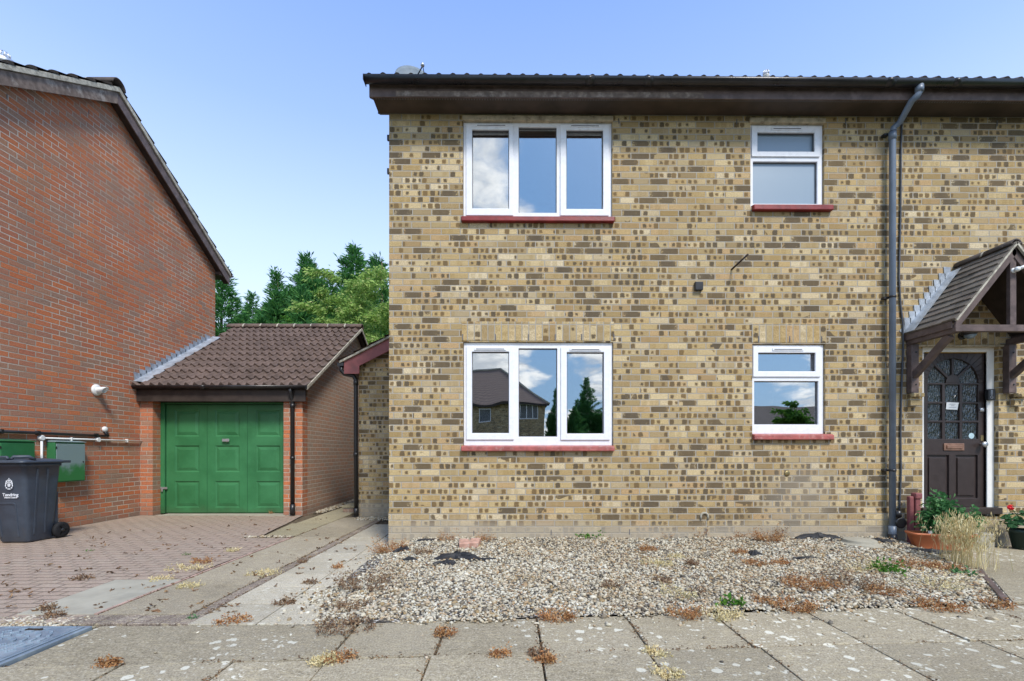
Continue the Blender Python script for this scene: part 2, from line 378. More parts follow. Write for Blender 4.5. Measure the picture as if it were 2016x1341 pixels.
# ground materials ------------------------------------------------------------
def ground_tint(t, c, lichen=0, ls=13, seed=0):
    v = t.addv(t.P(), (seed, seed*2, 0))
    nb = t.noise(v, 1.1, 4); nm = t.noise(v, 7, 5, .65); nf = t.noise(v, 95, 4, .75); ns = t.noise(v, 380, 2, .7)
    c = t.mix(t.ss(nb, .35, .65)*.55, c, t.mix(1.0, c, (.80,.78,.72), 'MULTIPLY'))
    c = t.mix(t.ss(nm, .5, .72)*.45, c, t.mix(1.0, c, (.62,.60,.55), 'MULTIPLY'))
    st = t.noise(t.scale(v, (1, 4, 1)), 9, 5, .7, 1.5); c = t.mix(t.ss(st, .50, .62)*.55, c, (.47,.40,.26)); st2 = t.noise(t.addv(t.scale(v, (1, 3, 1)), (5, 2, 0)), 16, 6, .75, 2.0); c = t.mix(t.ss(st2, .52, .66)*.55, c, t.mix(1.0, c, (.58,.54,.48), 'MULTIPLY'))
    c = t.mix(t.ss(nf, .50, .66)*.60, c, (.55,.50,.41)); c = t.mix(t.ss(nf, .48, .34)*.65, c, (.085,.075,.06))
    c = t.mix(t.ss(ns, .6, .75)*.3, c, (.55,.52,.46))
    if lichen:
        dd = t.voro(t.addv(v, t.scale(t.noise(v, 22, 3, col=True), .035)), ls)
        cc = t.voro(v, ls, out='Color'); r = t.sep(cc)[0]
        dens = t.ss(t.noise(v, .8, 2), .36, .55)*.95+.08
        m = (1-t.ss(dd, r*.34*dens, r*.34*dens+.05))*(r.gt(.35))*lichen
        dd2 = t.voro(t.addv(v, t.scale(t.noise(v, 40, 3, col=True), .02)), ls*2.3); r2 = t.sep(t.voro(v, ls*2.3, out='Color'))[1]
        m = m.max((1-t.ss(dd2, r2*.25*dens, r2*.25*dens+.06))*(r2.gt(.5))*lichen*.8)
        c = t.mix(m*t.ss(nf, .2, .5), c, (.60,.575,.48))
    return c, nf, nm
def paving_mat(name, col, lichen=0, seed=0):
    t = T(name); isl = E(t, t.geo().outputs['Random Per Island'])
    c, nf, nm = ground_tint(t, col, lichen, seed=seed)
    k = isl*.3+.85; c = t.mix(1.0, c, t.comb(k, k, k*.99), 'MULTIPLY')
    t.bsdf(c, .92, spec=.2, normal=t.bump(nf*.7+nm*1.2, .55, .008)); return t.m
M['slab'] = paving_mat('front_paving', (.33,.285,.205), 1.0); M['palepave'] = paving_mat('pale_paving', (.46,.42,.34), .6, 3)
M['tanpave'] = paving_mat('tan_paving', (.27,.235,.165), .1, 5); M['greypave'] = paving_mat('path_concrete', (.31,.265,.195), .15, 8)
M['yellowpave'] = paving_mat('buff_paving', (.33,.29,.185), 0, 11); M['edging'] = paving_mat('brick_edging', (.21,.165,.14), .1, 13)
t = T('block_paving'); x, y, z = t.pos(); P = t.P(); wob = t.noise(P, 3.0, 3, col=True); wx, wy, _ = t.sep(wob)
U = x+y*.05+(wx-.5)*.05; V = y-x*.03+(wy-.5)*.075
row = (V/.104).floor(); v = V/.104-row; bx = U/.205+(row*.5).fract(); idn = bx.floor(); u = bx-idn
r1, r2, r3 = t.wn(t.comb(idn, row, 1.3)); e = ((.5-(u-.5).abs())*.205).min((.5-(v-.5).abs())*.104)+(t.noise(P, 60, 3)-.5)*.008
face = t.ss(e, .002, .011)
c = t.ramp(r1, [(0, (.26,.175,.15)), (.3, (.32,.215,.185)), (.6, (.29,.19,.165)), (.8, (.33,.24,.21)), (1, (.24,.18,.16))])
c, nf, nm = ground_tint(t, c, .25, seed=21); c = t.mix(face, (.085,.065,.05), c)
c = t.mix(.50, c, (.42,.335,.26))
t.bsdf(c, .92, spec=.2, normal=t.bump(face*1.4+nf*.6+nm*.7, .8, .012)); M['blocks'] = t.m
t = T('gravel_bed'); P = t.P(); d = t.voro(P, 42); cc = t.sep(t.voro(P, 42, out='Color'))
c = t.ramp(cc[0], [(0, (.12,.10,.08)), (.3, (.30,.26,.20)), (.6, (.5,.46,.40)), (1, (.62,.60,.55))]); c = t.mix(t.ss(d, .35, .6), c, (.05,.045,.04))
t.bsdf(c, .9, spec=.2, normal=t.bump(1-d, .9, .02)); M['gravelbed'] = t.m
t = T('pebble'); r = E(t, t.geo().outputs['Random Per Island']); P = t.P(); n1 = t.noise(P, 120, 3)
big = t.ss(t.noise(P, 1.3, 3), .40, .62)
c = t.ramp(r, [(0, (.07,.065,.06)), (.10, (.17,.155,.14)), (.20, (.34,.25,.14)), (.30, (.27,.245,.21)), (.40, (.50,.45,.36)), (.54, (.62,.60,.54)), (.68, (.40,.375,.33)), (.80, (.72,.71,.67)), (.92, (.38,.27,.17)), (1, (.48,.45,.39))])
c = t.mix(t.ss(n1, .4, .7)*.3, c, t.mix(1.0, c, (.7,.65,.58), 'MULTIPLY')); c = t.mix(1.0, c, (.96,.94,.85), 'MULTIPLY'); c = t.mix(big*.35, c, t.mix(1.0, c, (.78,.66,.50), 'MULTIPLY'))
t.bsdf(c, .75, spec=.3); M['pebble'] = t.m
M['dirt'] = plain('joint_dirt', (.12,.095,.065), 1, .1, var=.5, vscale=30, objco=False)
M['grassy'] = plain('lawn_green', (.06,.10,.025), 1, .1, var=.4, vscale=3, objco=False, bump=.5, bscale=40, dirt=(.14,.13,.05), dscale=.5)
M['asphalt'] = plain('asphalt', (.055,.055,.055), .95, .2, var=.15, vscale=30, objco=False, bump=.5, bscale=200)

def leaf_mat(name, stops, rough=.6, trans=.35, cl=None):
    t = T(name); r = E(t, t.geo().outputs['Random Per Island']); c = t.ramp(r, stops)
    n = t.noise(t.P(), cl or .8, 2); c = t.mix(t.ss(n, .3, .7)*.5, c, t.mix(1.0, c, (.55,.65,.6), 'MULTIPLY'))
    b = t.bsdf(c, rough, spec=.25); tl = t.n('BsdfTranslucent'); t.put(tl.inputs['Color'], c); mx = t.n('MixShader'); mx.inputs[0].default_value = trans
    t.nt.links.new(b.outputs[0], mx.inputs[1]); t.nt.links.new(tl.outputs[0], mx.inputs[2]); t.nt.links.new(mx.outputs[0], t.out.inputs[0]); return t.m
M['conifer'] = leaf_mat('conifer_foliage', [(0, (.04,.14,.045)), (.5, (.08,.24,.07)), (.85, (.13,.35,.09)), (1, (.21,.42,.10))])
M['broadleaf'] = leaf_mat('yellow_green_foliage', [(0, (.15,.29,.06)), (.5, (.32,.48,.11)), (.85, (.48,.62,.18)), (1, (.56,.56,.23))])
M['bright'] = leaf_mat('bright_green_leaf', [(0, (.04,.14,.015)), (.6, (.10,.26,.03)), (1, (.17,.34,.05))])
M['plant'] = leaf_mat('planter_leaf', [(0, (.04,.14,.045)), (.6, (.09,.26,.09)), (1, (.19,.38,.16))], cl=9)
M['gerleaf'] = leaf_mat('geranium_leaf', [(0, (.025,.09,.03)), (1, (.07,.19,.07))], cl=9)
M['straw'] = leaf_mat('straw', [(0, (.52,.40,.19)), (.5, (.74,.61,.33)), (1, (.85,.75,.48))], trans=.2, cl=6)
M['rust'] = leaf_mat('rusty_dry_weed', [(0, (.20,.075,.03)), (.5, (.42,.19,.075)), (1, (.60,.36,.16))], trans=.15, cl=8)
M['brownweed'] = leaf_mat('brown_dry_weed', [(0, (.10,.055,.032)), (.6, (.25,.14,.08)), (1, (.42,.30,.18))], trans=.1, cl=8)
M['leaflitter'] = leaf_mat('dead_leaf', [(0, (.08,.045,.025)), (.6, (.22,.12,.06)), (1, (.38,.25,.14))], trans=.1, cl=8)

# ================================================================== SETTING: ground
def sheet(name, pts, z, mat, kind='structure', thick=None):
    mb = MB()
    if thick: mb.prism([(p[0], p[1], z-thick) for p in pts], (0, 0, thick))
    else: mb.add([(p[0], p[1], z) for p in pts], [tuple(range(len(pts)))])
    o = mb.build(name, mat); tag(o, kind=kind); return o
sheet('ground', [(-400,-400),(400,-400),(400,400),(-400,400)], -.06, M['grassy'])
sheet('road', [(-60,-15),(60,-15),(60,-8.2),(-60,-8.2)], -.045, M['asphalt'])
G = lambda d: d-CD          # distance from the camera plane -> world Y
sheet('path_base', [(-7.2,-8),(9,-8),(9,.0),(-1.41,.0),(-1.41,9),(-3.6,9),(-7.2,5.0)], -.022, M['dirt'])
# block-paved drive with gentle undulation
nx_, ny_ = 60, 60; x0_, x1_ = -6.46, -2.84; yy0, yy1 = G(3.06), G(8.42)
Vs = []; Fs = []
for j in range(ny_+1):
    for i in range(nx_+1):
        Y = yy0+(yy1-yy0)*j/ny_
        xr = -2.84 if Y < G(6.2) else -3.27-(Y-G(6.2))/(G(8.4)-G(6.2))*.36
        X = x0_+(xr-x0_)*i/nx_
        Vs.append((X, Y, .004*sin(X*3.1+Y*1.7)+.003*sin(Y*5.3-X*2.2)-.002))
for j in range(ny_):
    for i in range(nx_):
        a = j*(nx_+1)+i; Fs.append((a, a+1, a+nx_+2, a+nx_+1))
tag(np_mesh('driveway', Vs, Fs, M['blocks'], smooth=True), kind='structure')

def slab_grid(name, quads, mat, gap=.007, top=.0, th=.03, jit=.0025, bevel=.004, seed=1):
    rnd = random.Random(seed); mb = MB()
    for q in quads:
        c = (sum(p[0] for p in q)/4, sum(p[1] for p in q)/4); P = []
        for p in q:
            d = (p[0]-c[0], p[1]-c[1]); L = sqrt(d[0]**2+d[1]**2); k = (L-gap*.7)/L; P.append((c[0]+d[0]*k, c[1]+d[1]*k))
        dz = rnd.uniform(-jit, jit); tx, ty = rnd.uniform(-jit, jit)*2, rnd.uniform(-jit, jit)*2
        lo = [(p[0], p[1], top-th) for p in P]; hi = [(p[0], p[1], top+dz+(p[0]-c[0])*tx+(p[1]-c[1])*ty) for p in P]
        mb.add(lo+hi, [(3,2,1,0),(4,5,6,7),(0,1,5,4),(1,2,6,5),(2,3,7,6),(3,0,4,7)])
    o = mb.build(name, mat, bevel=bevel); tag(o, kind='structure'); return o
# front pavement rows, skewed about 3 degrees
def rowY(r, x):        # r=0 : edge at the gravel ; increasing towards the camera
    base = 3.10+.070*x if r == 0 else (2.56+.055*x if r == 1 else 2.56-.6*(r-1)+.055*x)
    return G(base)
xsA = [-4.6,-3.98,-3.38,-2.77,-2.17,-1.55,-.96,-.40,.187,.79,1.39,2.05,2.69,3.38,4.02,4.62,5.22,5.85,6.5,7.1]
xsB = [-4.9,-4.3,-3.7,-3.15,-2.6,-2.0,-1.45,-.96,-.42,.18,.77,1.42,2.05,2.75,3.45,4.1,4.7,5.3,5.9,6.5,7.1]
qs = []
for r in range(0, 5):
    xs = xsA if r % 2 == 0 else xsB
    if r == 0: xs = [-7.2, -6.6, -6.0, -5.4, -4.8, -4.205, -2.60]+[x for x in xsA if x >= -.97]
    else: xs = [-7.2, -6.7, -6.1, -5.5]+xs
    for a, b in zip(xs[:-1], xs[1:]):
        if r == 0 and a == -4.205: continue
        if r == 1 and a < -2.65 and False: continue
        q = [(a, rowY(r+1, a)), (b, rowY(r+1, b)), (b, rowY(r, b)), (a, rowY(r, a))]
        if r == 0 and b < -.9: q = [(a, rowY(1, a)), (b, rowY(1, b)), (b, G(3.0)), (a, G(3.0))]
        qs.append(q)
qs2 = []
for q in qs:            # keep clear of the utility cover
    qs2.append(q)
slab_grid('pavement', qs2, M['slab'], gap=.011, jit=.004, seed=3)
# right hand paving beside the gravel bed and up to the door
qs = []
def rE(Y):  # right edge of gravel
    d = Y+CD
    return 3.70+(d-3.40)*.80 if d < 4.4 else 4.5+(d-4.4)*.20
ys = [G(3.42), G(4.05), G(4.7), G(5.40)]
for j in range(3):
    for k in range(5):
        a0 = rE(ys[j]) if k == 0 else 3.98+.68*k+.05*j; a1 = 3.98+.68*(k+1)+.05*j
        b0 = rE(ys[j+1]) if k == 0 else a0
        if k == 0 and a1-b0 < .05: continue
        if k == 1 and 3.98+.68+.05*j-rE(ys[j+1]) < .05: b0 = rE(ys[j+1])+.02; a0 = max(a0, rE(ys[j])+.02)
        sk = .07
        qs.append([(a0, ys[j]+sk*(a0-3.7)*(j < 1)), (a1, ys[j]+sk*(a1-3.7)*(j < 1)), (a1, ys[j+1]), (b0, ys[j+1])])
slab_grid('door_path', qs, M['slab'], gap=.006, seed=5)
tag(MB().beam((3.66, G(3.42), -.012), (4.42, G(4.38), -.012), .045, .07).build('edging_board', M['brownwood'], bevel=.006), 'weathered timber edging board along the right end of the gravel bed', 'edging board')
# side path strips
ys = [3.21, 3.9, 5.0, 6.1, 6.95, 7.95]
slab_grid('side_path', [[(-2.79, G(a)), (-2.17, G(a)), (-2.17, G(b)), (-2.79, G(b))] for a, b in zip(ys[:-1], ys[1:])], M['greypave'], gap=.002, jit=.001, seed=6)
q = [[(-2.16, G(3.21+.215*k)), (-2.065, G(3.21+.215*k)), (-2.065, G(3.21+.215*(k+1))), (-2.16, G(3.21+.215*(k+1)))] for k in range(22)]
q += [[(-2.88+.105*k, G(3.03)), (-2.88+.105*(k+1), G(3.03)), (-2.88+.105*(k+1), G(3.205)), (-2.88+.105*k, G(3.205))] for k in range(8)]
slab_grid('brick_edging', q, M['edging'], gap=.006, bevel=.006, seed=8)
q = []
for (a, b) in ((-2.055, -1.62), (-1.615, -1.18)):
    for (c, d) in ((3.01,3.42),(3.425,3.85),(3.855,4.25),(4.255,4.73),(4.735,5.15),(5.155,5.6),(5.605,6.05),(6.055,6.67),(6.675,7.2)):
        if a > -1.7 and c > 5.1: b = -1.415
        q.append([(a, G(c)), (b, G(c)), (b, G(d)), (a, G(d))])
slab_grid('pale_paving', q, M['palepave'], gap=.006, seed=9)
q = [[(-3.32, G(a)), (-2.81, G(a)), (-2.81, G(b)), (-3.32, G(b))] for a, b in ((6.2,7.3),(7.3,8.4),(8.4,9.5),(9.5,10.6),(10.6,11.8))]
q[0] = [(-3.22, G(6.2)), (-2.81, G(6.2)), (-2.81, G(7.3)), (-3.36, G(7.3))]
slab_grid('buff_path', q, M['yellowpave'], gap=.004, seed=10)
slab_grid('concrete_patch', [[(-3.34, G(3.2)), (-2.815, G(3.2)), (-2.815, G(4.06)), (-3.38, G(4.06))]], M['concrete'], top=.006, seed=11)
slab_grid('cover_surround', [[(-4.2, G(2.34)), (-2.615, G(2.425)), (-2.615, G(3.0)), (-4.2, G(3.0))]], M['yellowpave'], top=-.004, seed=12)
tag(MB().box(-2.82, -2.795, G(3.21), G(6.1), -.02, .004).build('drive_edge_strip', plain('pink_kerb', (.38,.26,.21), .9, var=.3, vscale=8, objco=False)), kind='structure')
sheet('garage_apron', [(-6.1, G(8.2)), (-3.9, G(8.2)), (-3.9, G(8.45)), (-6.1, G(8.45))], .006, M['concrete'], thick=.02)

# gravel -----------------------------------------------------------------------
def gh(x, y):                 # gravel surface height
    d = y+CD; k = min(1, max(0, (d-3.05)/2.4)); e = min(1, max(0, (x+1.5)/.45)); e2 = min(1, max(0, (rE(y)-x)/.35))
    return -.008+(.012+.088*k**1.2)*min(e, 1)*min(e2+.35*k, 1)+.010*sin(x*2.9+y*1.3)*sin(y*3.1+x)*k
V = []; Fc = []; NX, NY = 90, 44
for j in range(NY+1):
    for i in range(NX+1):
        yf = G(3.06+.070*(-1.3+6.2*i/NX)*1.0); y = yf+(0-yf)*j/NY; x = -1.42+(rE(y)+.0+1.42)*i/NX
        V.append((x, y, gh(x, y)))
for j in range(NY):
    for i in range(NX):
        a = j*(NX+1)+i; Fc.append((a, a+1, a+NX+2, a+NX+1))
tag(np_mesh('gravel_bed', V, Fc, M['gravelbed'], smooth=True), kind='structure')
ico = None
def pebbles(name, pts, sizes, rs, zoff=.3):
    phi = (1+5**.5)/2
    iv = np.array([(-1,phi,0),(1,phi,0),(-1,-phi,0),(1,-phi,0),(0,-1,phi),(0,1,phi),(0,-1,-phi),(0,1,-phi),(phi,0,-1),(phi,0,1),(-phi,0,-1),(-phi,0,1)])/sqrt(1+phi*phi)
    iF = np.array([(0,11,5),(0,5,1),(0,1,7),(0,7,10),(0,10,11),(1,5,9),(5,11,4),(11,10,2),(10,7,6),(7,1,8),(3,9,4),(3,4,2),(3,2,6),(3,6,8),(3,8,9),(4,9,5),(2,4,11),(6,2,10),(8,6,7),(9,8,1)])
    n = len(pts); s = sizes[:, None]*np.stack([rs.uniform(.8, 1.35, n), rs.uniform(.65, 1.0, n), rs.uniform(.4, .7, n)], 1)
    a = rs.uniform(0, 2*pi, n); b = rs.normal(0, .35, n)
    L = iv[None]*s[:, None, :]*(1+rs.uniform(-.16, .16, (n, 12, 1)))
    x, y, z = L[..., 0], L[..., 1], L[..., 2]; cb, sb = np.cos(b)[:, None], np.sin(b)[:, None]
    y, z = y*cb-z*sb, y*sb+z*cb; x, z = x*cb+z*sb, -x*sb+z*cb; ca, sa = np.cos(a)[:, None], np.sin(a)[:, None]
    x, y = x*ca-y*sa, x*sa+y*ca
    W = np.stack([x+pts[:, 0:1], y+pts[:, 1:2], z+pts[:, 2:3]+sizes[:, None]*zoff], -1).reshape(-1, 3)
    FF = (iF[None]+(np.arange(n)*12)[:, None, None]).reshape(-1, 3)
    return tag(np_mesh(name, W, FF, M['pebble'], smooth=True), kind='stuff')
rs = np.random.RandomState(4)
pts = []; 
while len(pts) < 46000:
    x = rs.uniform(-1.75, 4.85); 
    y = rs.uniform(G(2.96), -.005)
    d = y+CD
    edge = 3.09+.070*x+.03*sin(x*5)+.025*sin(x*13)+.012*sin(x*37)
    if d < edge and rs.rand() > .55*math.exp(-(edge-d)*38)+.03: continue
    le = -1.28+.11*sin(y*4.1)-(.0 if d > 4.3 else .02)
    if x < le and rs.rand() > .55*math.exp(-(le-x)*11): continue
    if x < -1.40 and y > -.02: continue
    if x > rE(y)-.03: continue
    # nearer the camera more of them
    if rs.rand() > min(1, (3.9/d)**1.6+.12): continue
    pts.append((x, y, gh(x, y) if x > -1.42 and d > edge else 0))
pts = np.array(pts); sz = rs.lognormal(math.log(.0098), .33, len(pts)).clip(.0045, .024)
g = pebbles('gravel', pts, sz, rs); tag(g, 'pale mixed gravel covering the bed under the yellow brick wall', 'gravel')
def patch(name, label, x0, x1, y0, y1, n, s, sl=0, seed=1, z=.0):
    r_ = np.random.RandomState(seed); P = []
    while len(P) < n:
        x, y = r_.uniform(x0, x1), r_.uniform(y0, y1)
        k = (x-(x0+x1)/2)/((x1-x0)/2), (y-(y0+y1)/2)/((y1-y0)/2)
        if k[0]**4+k[1]**4+r_.uniform(-.2, .5) > 1: continue
        P.append((x+sl*(y-y0), y, z))
    P = np.array(P); o = pebbles(name, P, r_.lognormal(math.log(s), .3, n).clip(.004, .03), r_); tag(o, label, 'gravel')
patch('gravel', 'small gravel strip between the concrete patch and the utility cover', -3.4, -2.75, G(2.99), G(3.20), 1500, .0078, seed=2, z=-.012)
patch('gravel', 'gravel spill at the foot of the yellow lean-to wall', -2.55, -1.45, 2.05, 2.45, 1100, .012, seed=3)
patch('gravel', 'thin line of gravel along the garage side wall', -3.60, -3.36, G(8.5), G(11.6), 1400, .013, seed=4)
patch('gravel', 'thin gravel joint across the drive before the buff path', -3.45, -2.8, G(6.08), G(6.19), 300, .009, seed=5)
patch('gravel', 'a few pebbles strewn over the pale paving and pavement', -2.0, 3.5, G(2.35), G(3.2), 60, .008, seed=6)

# ================================================================== roofs
def tiled(O, A, S, width, length, gauge, pitch, rh, prof='roll', step=.03, seed=0, lo=.005):
    """courses of tiles as real relief. O eave corner, A along the eave, S up the slope"""
    A = Vector(A).normalized(); S = Vector(S).normalized(); N = A.cross(S).normalized()
    if N.z < 0: N = -N
    O = Vector(O); rnd = random.Random(seed); mb = MB()
    nc = int(math.ceil(length/gauge)); sub = 8 if prof == 'roll' else 1
    for k in range(nc):
        s0 = k*gauge; s1 = min(length, s0+gauge+.02)
        if prof == 'roll':
            nt = int(round(width/pitch)); xs = [width*i/(nt*sub) for i in range(nt*sub+1)]
            hs = [rh*max(0, sin(pi*min(1, (i % sub)/(sub*.56)))) if (i % sub) < sub*.56 else 0 for i in range(nt*sub+1)]
            jit = [rnd.uniform(-.003, .003) for _ in range(nt+1)]; sj = [rnd.uniform(-.006, .006) for _ in range(nt+1)]
            vs = []
            for i, (x, h) in enumerate(zip(xs, hs)):
                j = jit[i//sub]; q = sj[i//sub]
                vs += [O+A*x+S*(s0+q)+N*(h-.008), O+A*x+S*(s0+q)+N*(h+step+j), O+A*x+S*s1+N*(h+lo)]
            n = len(xs); fs = []
            for i in range(n-1): fs += [(3*i, 3*i+3, 3*i+4, 3*i+1), (3*i+1, 3*i+4, 3*i+5, 3*i+2)]
            mb.add(vs, fs)
        else:
            off = (k % 2)*pitch/2; x = -off
            while x < width:
                a, b = max(0, x+.002), min(width, x+pitch-.002); x += pitch
                if b-a < .02: continue
                j = rnd.uniform(-.003, .004); q = rnd.uniform(-.004, .004)
                mb.add([O+A*a+S*(s0+q)+N*.0, O+A*b+S*(s0+q)+N*.0, O+A*b+S*(s0+q)+N*(step+j), O+A*a+S*(s0+q)+N*(step+j), O+A*b+S*s1+N*lo, O+A*a+S*s1+N*lo],
                       [(0,1,2,3), (3,2,4,5), (0,3,5), (1,4,2)])
    return mb
def half_pipe(mb, a, b, r, n=10, th=.008, up=(0, 0, 1), lower=True):      # gutter trough (open on top) from a to b
    a = Vector(a); b = Vector(b); d = (b-a).normalized(); u = Vector(up); s = d.cross(u).normalized()
    vs = []; sg = -1 if lower else 1
    for e in (a, b):
        for k in range(n+1):
            t = pi*k/n; w = s*cos(t)+u*(sg*sin(t)); vs += [e+w*r, e+w*(r-th)]
    m = 2*(n+1); fs = []
    for k in range(n):
        fs += [(2*k, 2*k+2, m+2*k+2, m+2*k), (2*k+1, m+2*k+1, m+2*k+3, 2*k+3), (2*k, 2*k+1, 2*k+3, 2*k+2), (m+2*k, m+2*k+2, m+2*k+3, m+2*k+1)]
    fs += [(0, m, m+1, 1), (2*n, 2*n+1, m+2*n+1, m+2*n)]
    mb.add(vs, fs, True); return mb
def ridge_run(a, b, r, seg, seed=0):
    mb = MB(); mm = MB(); a = Vector(a); b = Vector(b); L = (b-a).length; d = (b-a)/L; n = max(1, int(round(L/seg))); rnd = random.Random(seed)
    for i in range(n):
        p = a+d*(L*i/n+.006); q = a+d*(L*(i+1)/n-.006); j = Vector((0, 0, rnd.uniform(-.006, .006)))
        half_pipe(mb, p+j, q+j*.5, r+rnd.uniform(-.003, .003), 8, .015, lower=False)
        if i: 
            c = a+d*(L*i/n); half_pipe(mm, c-d*.016, c+d*.016, r*1.015, 8, .02, lower=False)
    return mb, mm

# ================================================================== MAIN HOUSE
WX0 = FX(766); WX1 = 8.6; SOF = 5.10
H = thing('brick_house', (3.5, 0, 0), 'two storey yellow brick house with dark brown eaves, white windows and red sills', 'house')
def rect(x0, x1, y0, y1, Y=0.0): return (FX(x0, Y), FX(x1, Y), FZ(x0, y1, Y), FZ(x0, y0, Y))
W1 = rect(911.5, 1205.5, 237, 433); W2 = rect(1477.5, 1623, 242, 408); W3 = rect(912, 1207.5, 673, 882); W4 = rect(1481, 1625, 677, 860)
DR = (FX(1816), FX(1966), .34, FZ(1900, 683))
holes = [W1, W2, W3, W4, DR]
mb = MB().wall('y', WX0, WX1, -.15, SOF+.05, 0, .215, holes)
mb.wall('x', .215, 8.0, -.15, SOF+.05, WX0, WX0+.215)
gz = SOF+.05
mb.prism([(WX0, .1, gz), (WX0, 7.9, gz), (WX0, 4.0, gz+3.9*.60)], (.215, 0, 0))
mb.box(WX0+.215, WX1, 7.8, 8.0, -.15, gz); mb.box(WX1-.2, WX1, .215, 7.8, -.15, gz)
mb.build('wall', M['ybrick'], H)
MB().wall('y', WX0-.006, WX1, -.15, .278, -.007, -.0005, [(DR[0]-.0, DR[1]+.0, -.2, .4)]).build('plinth', M['ybrick'], H, bevel=.003)
# weep slots & small openings on the wall
mb = MB()
for (px, py) in ((933,1050),(1085,1048),(1239,1047),(1390,1047),(1540,1047),(1218,239),(1450,240),(1664,240),(1812,242),(1962,244)):
    x, _, z = onY(px, py); mb.box(x-.005, x+.005, -.0095, -.006, z-.032, z+.032)
mb.build_each('weep_slot', M['vent'], H)
# soldier courses above the ground floor openings
for (a, b, c, d) in ((909, 1209, 633, 671), (1480, 1627, 637, 675), (1806, 1968, 641, 679)):
    x0, x1, z0, z1 = rect(a, b, c, d); sl = MB().box(x0, x1, -.005, .012, z0, z1).build('soldier_course', M['ysoldier'], H, bevel=.003)
mb = MB()
for px in (911, 975.5, 1040, 1093, 1145, 1208.5, 1493, 1554, 1617): 
    x, _, z = onY(px, 664 if px < 1300 else 668); mb.box(x-.006, x+.006, -.009, -.004, z-.035, z+.035)
mb.build_each('lintel_vent', M['vent'], H)
for (a, b, c, d) in ((911, 1206.5, 229, 238.5), (1475, 1623.5, 233.5, 243)):
    x0, x1, z0, z1 = rect(a, b, c, d); MB().box(x0, x1, -.022, .04, z0, z1).build('timber_lintel', M['paleboard'], H, bevel=.004)

def window(R, casements, panes, vents, sill, glass, transom=None, frame_y=.028):
    x0, x1, z0, z1 = R; w = MB(); yb = frame_y+.065
    hol = [rect(*p, frame_y) for p in panes]
    win = MB().wall('y', x0+.004, x1-.004, z0+.002, z1-.004, frame_y, yb, hol).build('window', M['upvc'], H, bevel=.005)
    for (c, h) in casements:
        cr = rect(*c, frame_y-.016); hr = rect(*h, frame_y-.016)
        hr = (hr[0]-.0, hr[1]+.0, hr[2], hr[3])
        MB().wall('y', cr[0], cr[1], cr[2], cr[3], frame_y-.016, frame_y-.0008, [hr]).build('casement', M['upvc'], win, bevel=.006)
    for h in hol:
        MB().box(h[0]-.01, h[1]+.01, .062, .068, h[2]-.01, h[3]+.01).build('pane', glass, win)
        g = .007; MB().wall('y', h[0], h[1], h[2], h[3], .048, .0615, [(h[0]+g, h[1]-g, h[2]+g, h[3]-g)]).build('gasket', M['vent'], win)
    for v in vents:
        r = rect(*v, frame_y-.02); MB().box(r[0], r[1], frame_y-.025, frame_y-.0165, r[2], r[3]).build('trickle_vent', M['upvc'], win, bevel=.002)
        MB().box(r[0]+.02, r[1]-.02, frame_y-.0265, frame_y-.0252, (r[2]+r[3])/2-.006, (r[2]+r[3])/2+.003).build('vent_slot', M['vent'], win)
    (a, b, c, d, m) = sill; r = rect(a, b, c, d)
    MB().prism([(r[0], -.055, r[2]), (r[0], .03, r[2]), (r[0], .03, r[3]+.012), (r[0], -.05, r[3]-.004)], (r[1]-r[0], 0, 0)).build('window_sill', M[m], win, bevel=.009)
    # plain room behind
    rm = MB(); X0, X1, Z0, Z1, Y0, Y1 = x0-.5, x1+.5, z0-.75, min(z1+.2, 5.08), .222, 2.0
    rm.add([(X0,Y0,Z0),(X1,Y0,Z0),(X1,Y1,Z0),(X0,Y1,Z0),(X0,Y0,Z1),(X1,Y0,Z1),(X1,Y1,Z1),(X0,Y1,Z1)], [(0,1,2,3),(4,7,6,5),(1,5,6,2),(2,6,7,3),(3,7,4,0)])
    rm.build('room', M['roomwall'], win)
    return win
window(W1, [((917.5,1010.5,245,424),(929.5,1002,255,410.5)), ((1103,1199,245,424.5),(1115,1187.5,256,411.5))],
       [(929.5,1002,255,410.5),(1021,1096,250,419),(1115,1187.5,256,411.5)], [(936,998,244.5,249.5),(1121,1182,245.5,250.5)], (908.5,1208.5,428.5,439,'redpaint'), M['glass'])
window(W3, [((918,1012,682,866),(929,1002,692.5,853)), ((1104,1201,683,866.5),(1116,1189,693.5,854))],
       [(929,1002,692.5,853),(1021,1097,686,860),(1116,1189,693.5,854)], [(934,996,684.5,689.5),(1122,1183,685.5,690.5)], (908.5,1208.5,878.5,888.5,'sillfaded'), M['glass'])
window(W2, [((1480,1614.5,248,308),(1491.5,1604,260.5,298))],
       [(1491.5,1604,260.5,298),(1482.5,1609,318,401)], [(1519,1580,250.5,256.5)], (1480,1636,405.5,417,'redpaint'), M['frosted'])
window(W4, [((1483,1616,682,742),(1493,1605.5,694.5,731))],
       [(1493,1605.5,694.5,731),(1485,1611,750.5,836)], [(1521,1582,685,690.5)], (1481,1637,855.5,866,'sillfaded'), M['glass'])
for (a, b, y_) in ((1482, 1618, 308.5), (1484, 1620, 742.5)):      # drip bar under the top lights
    pass

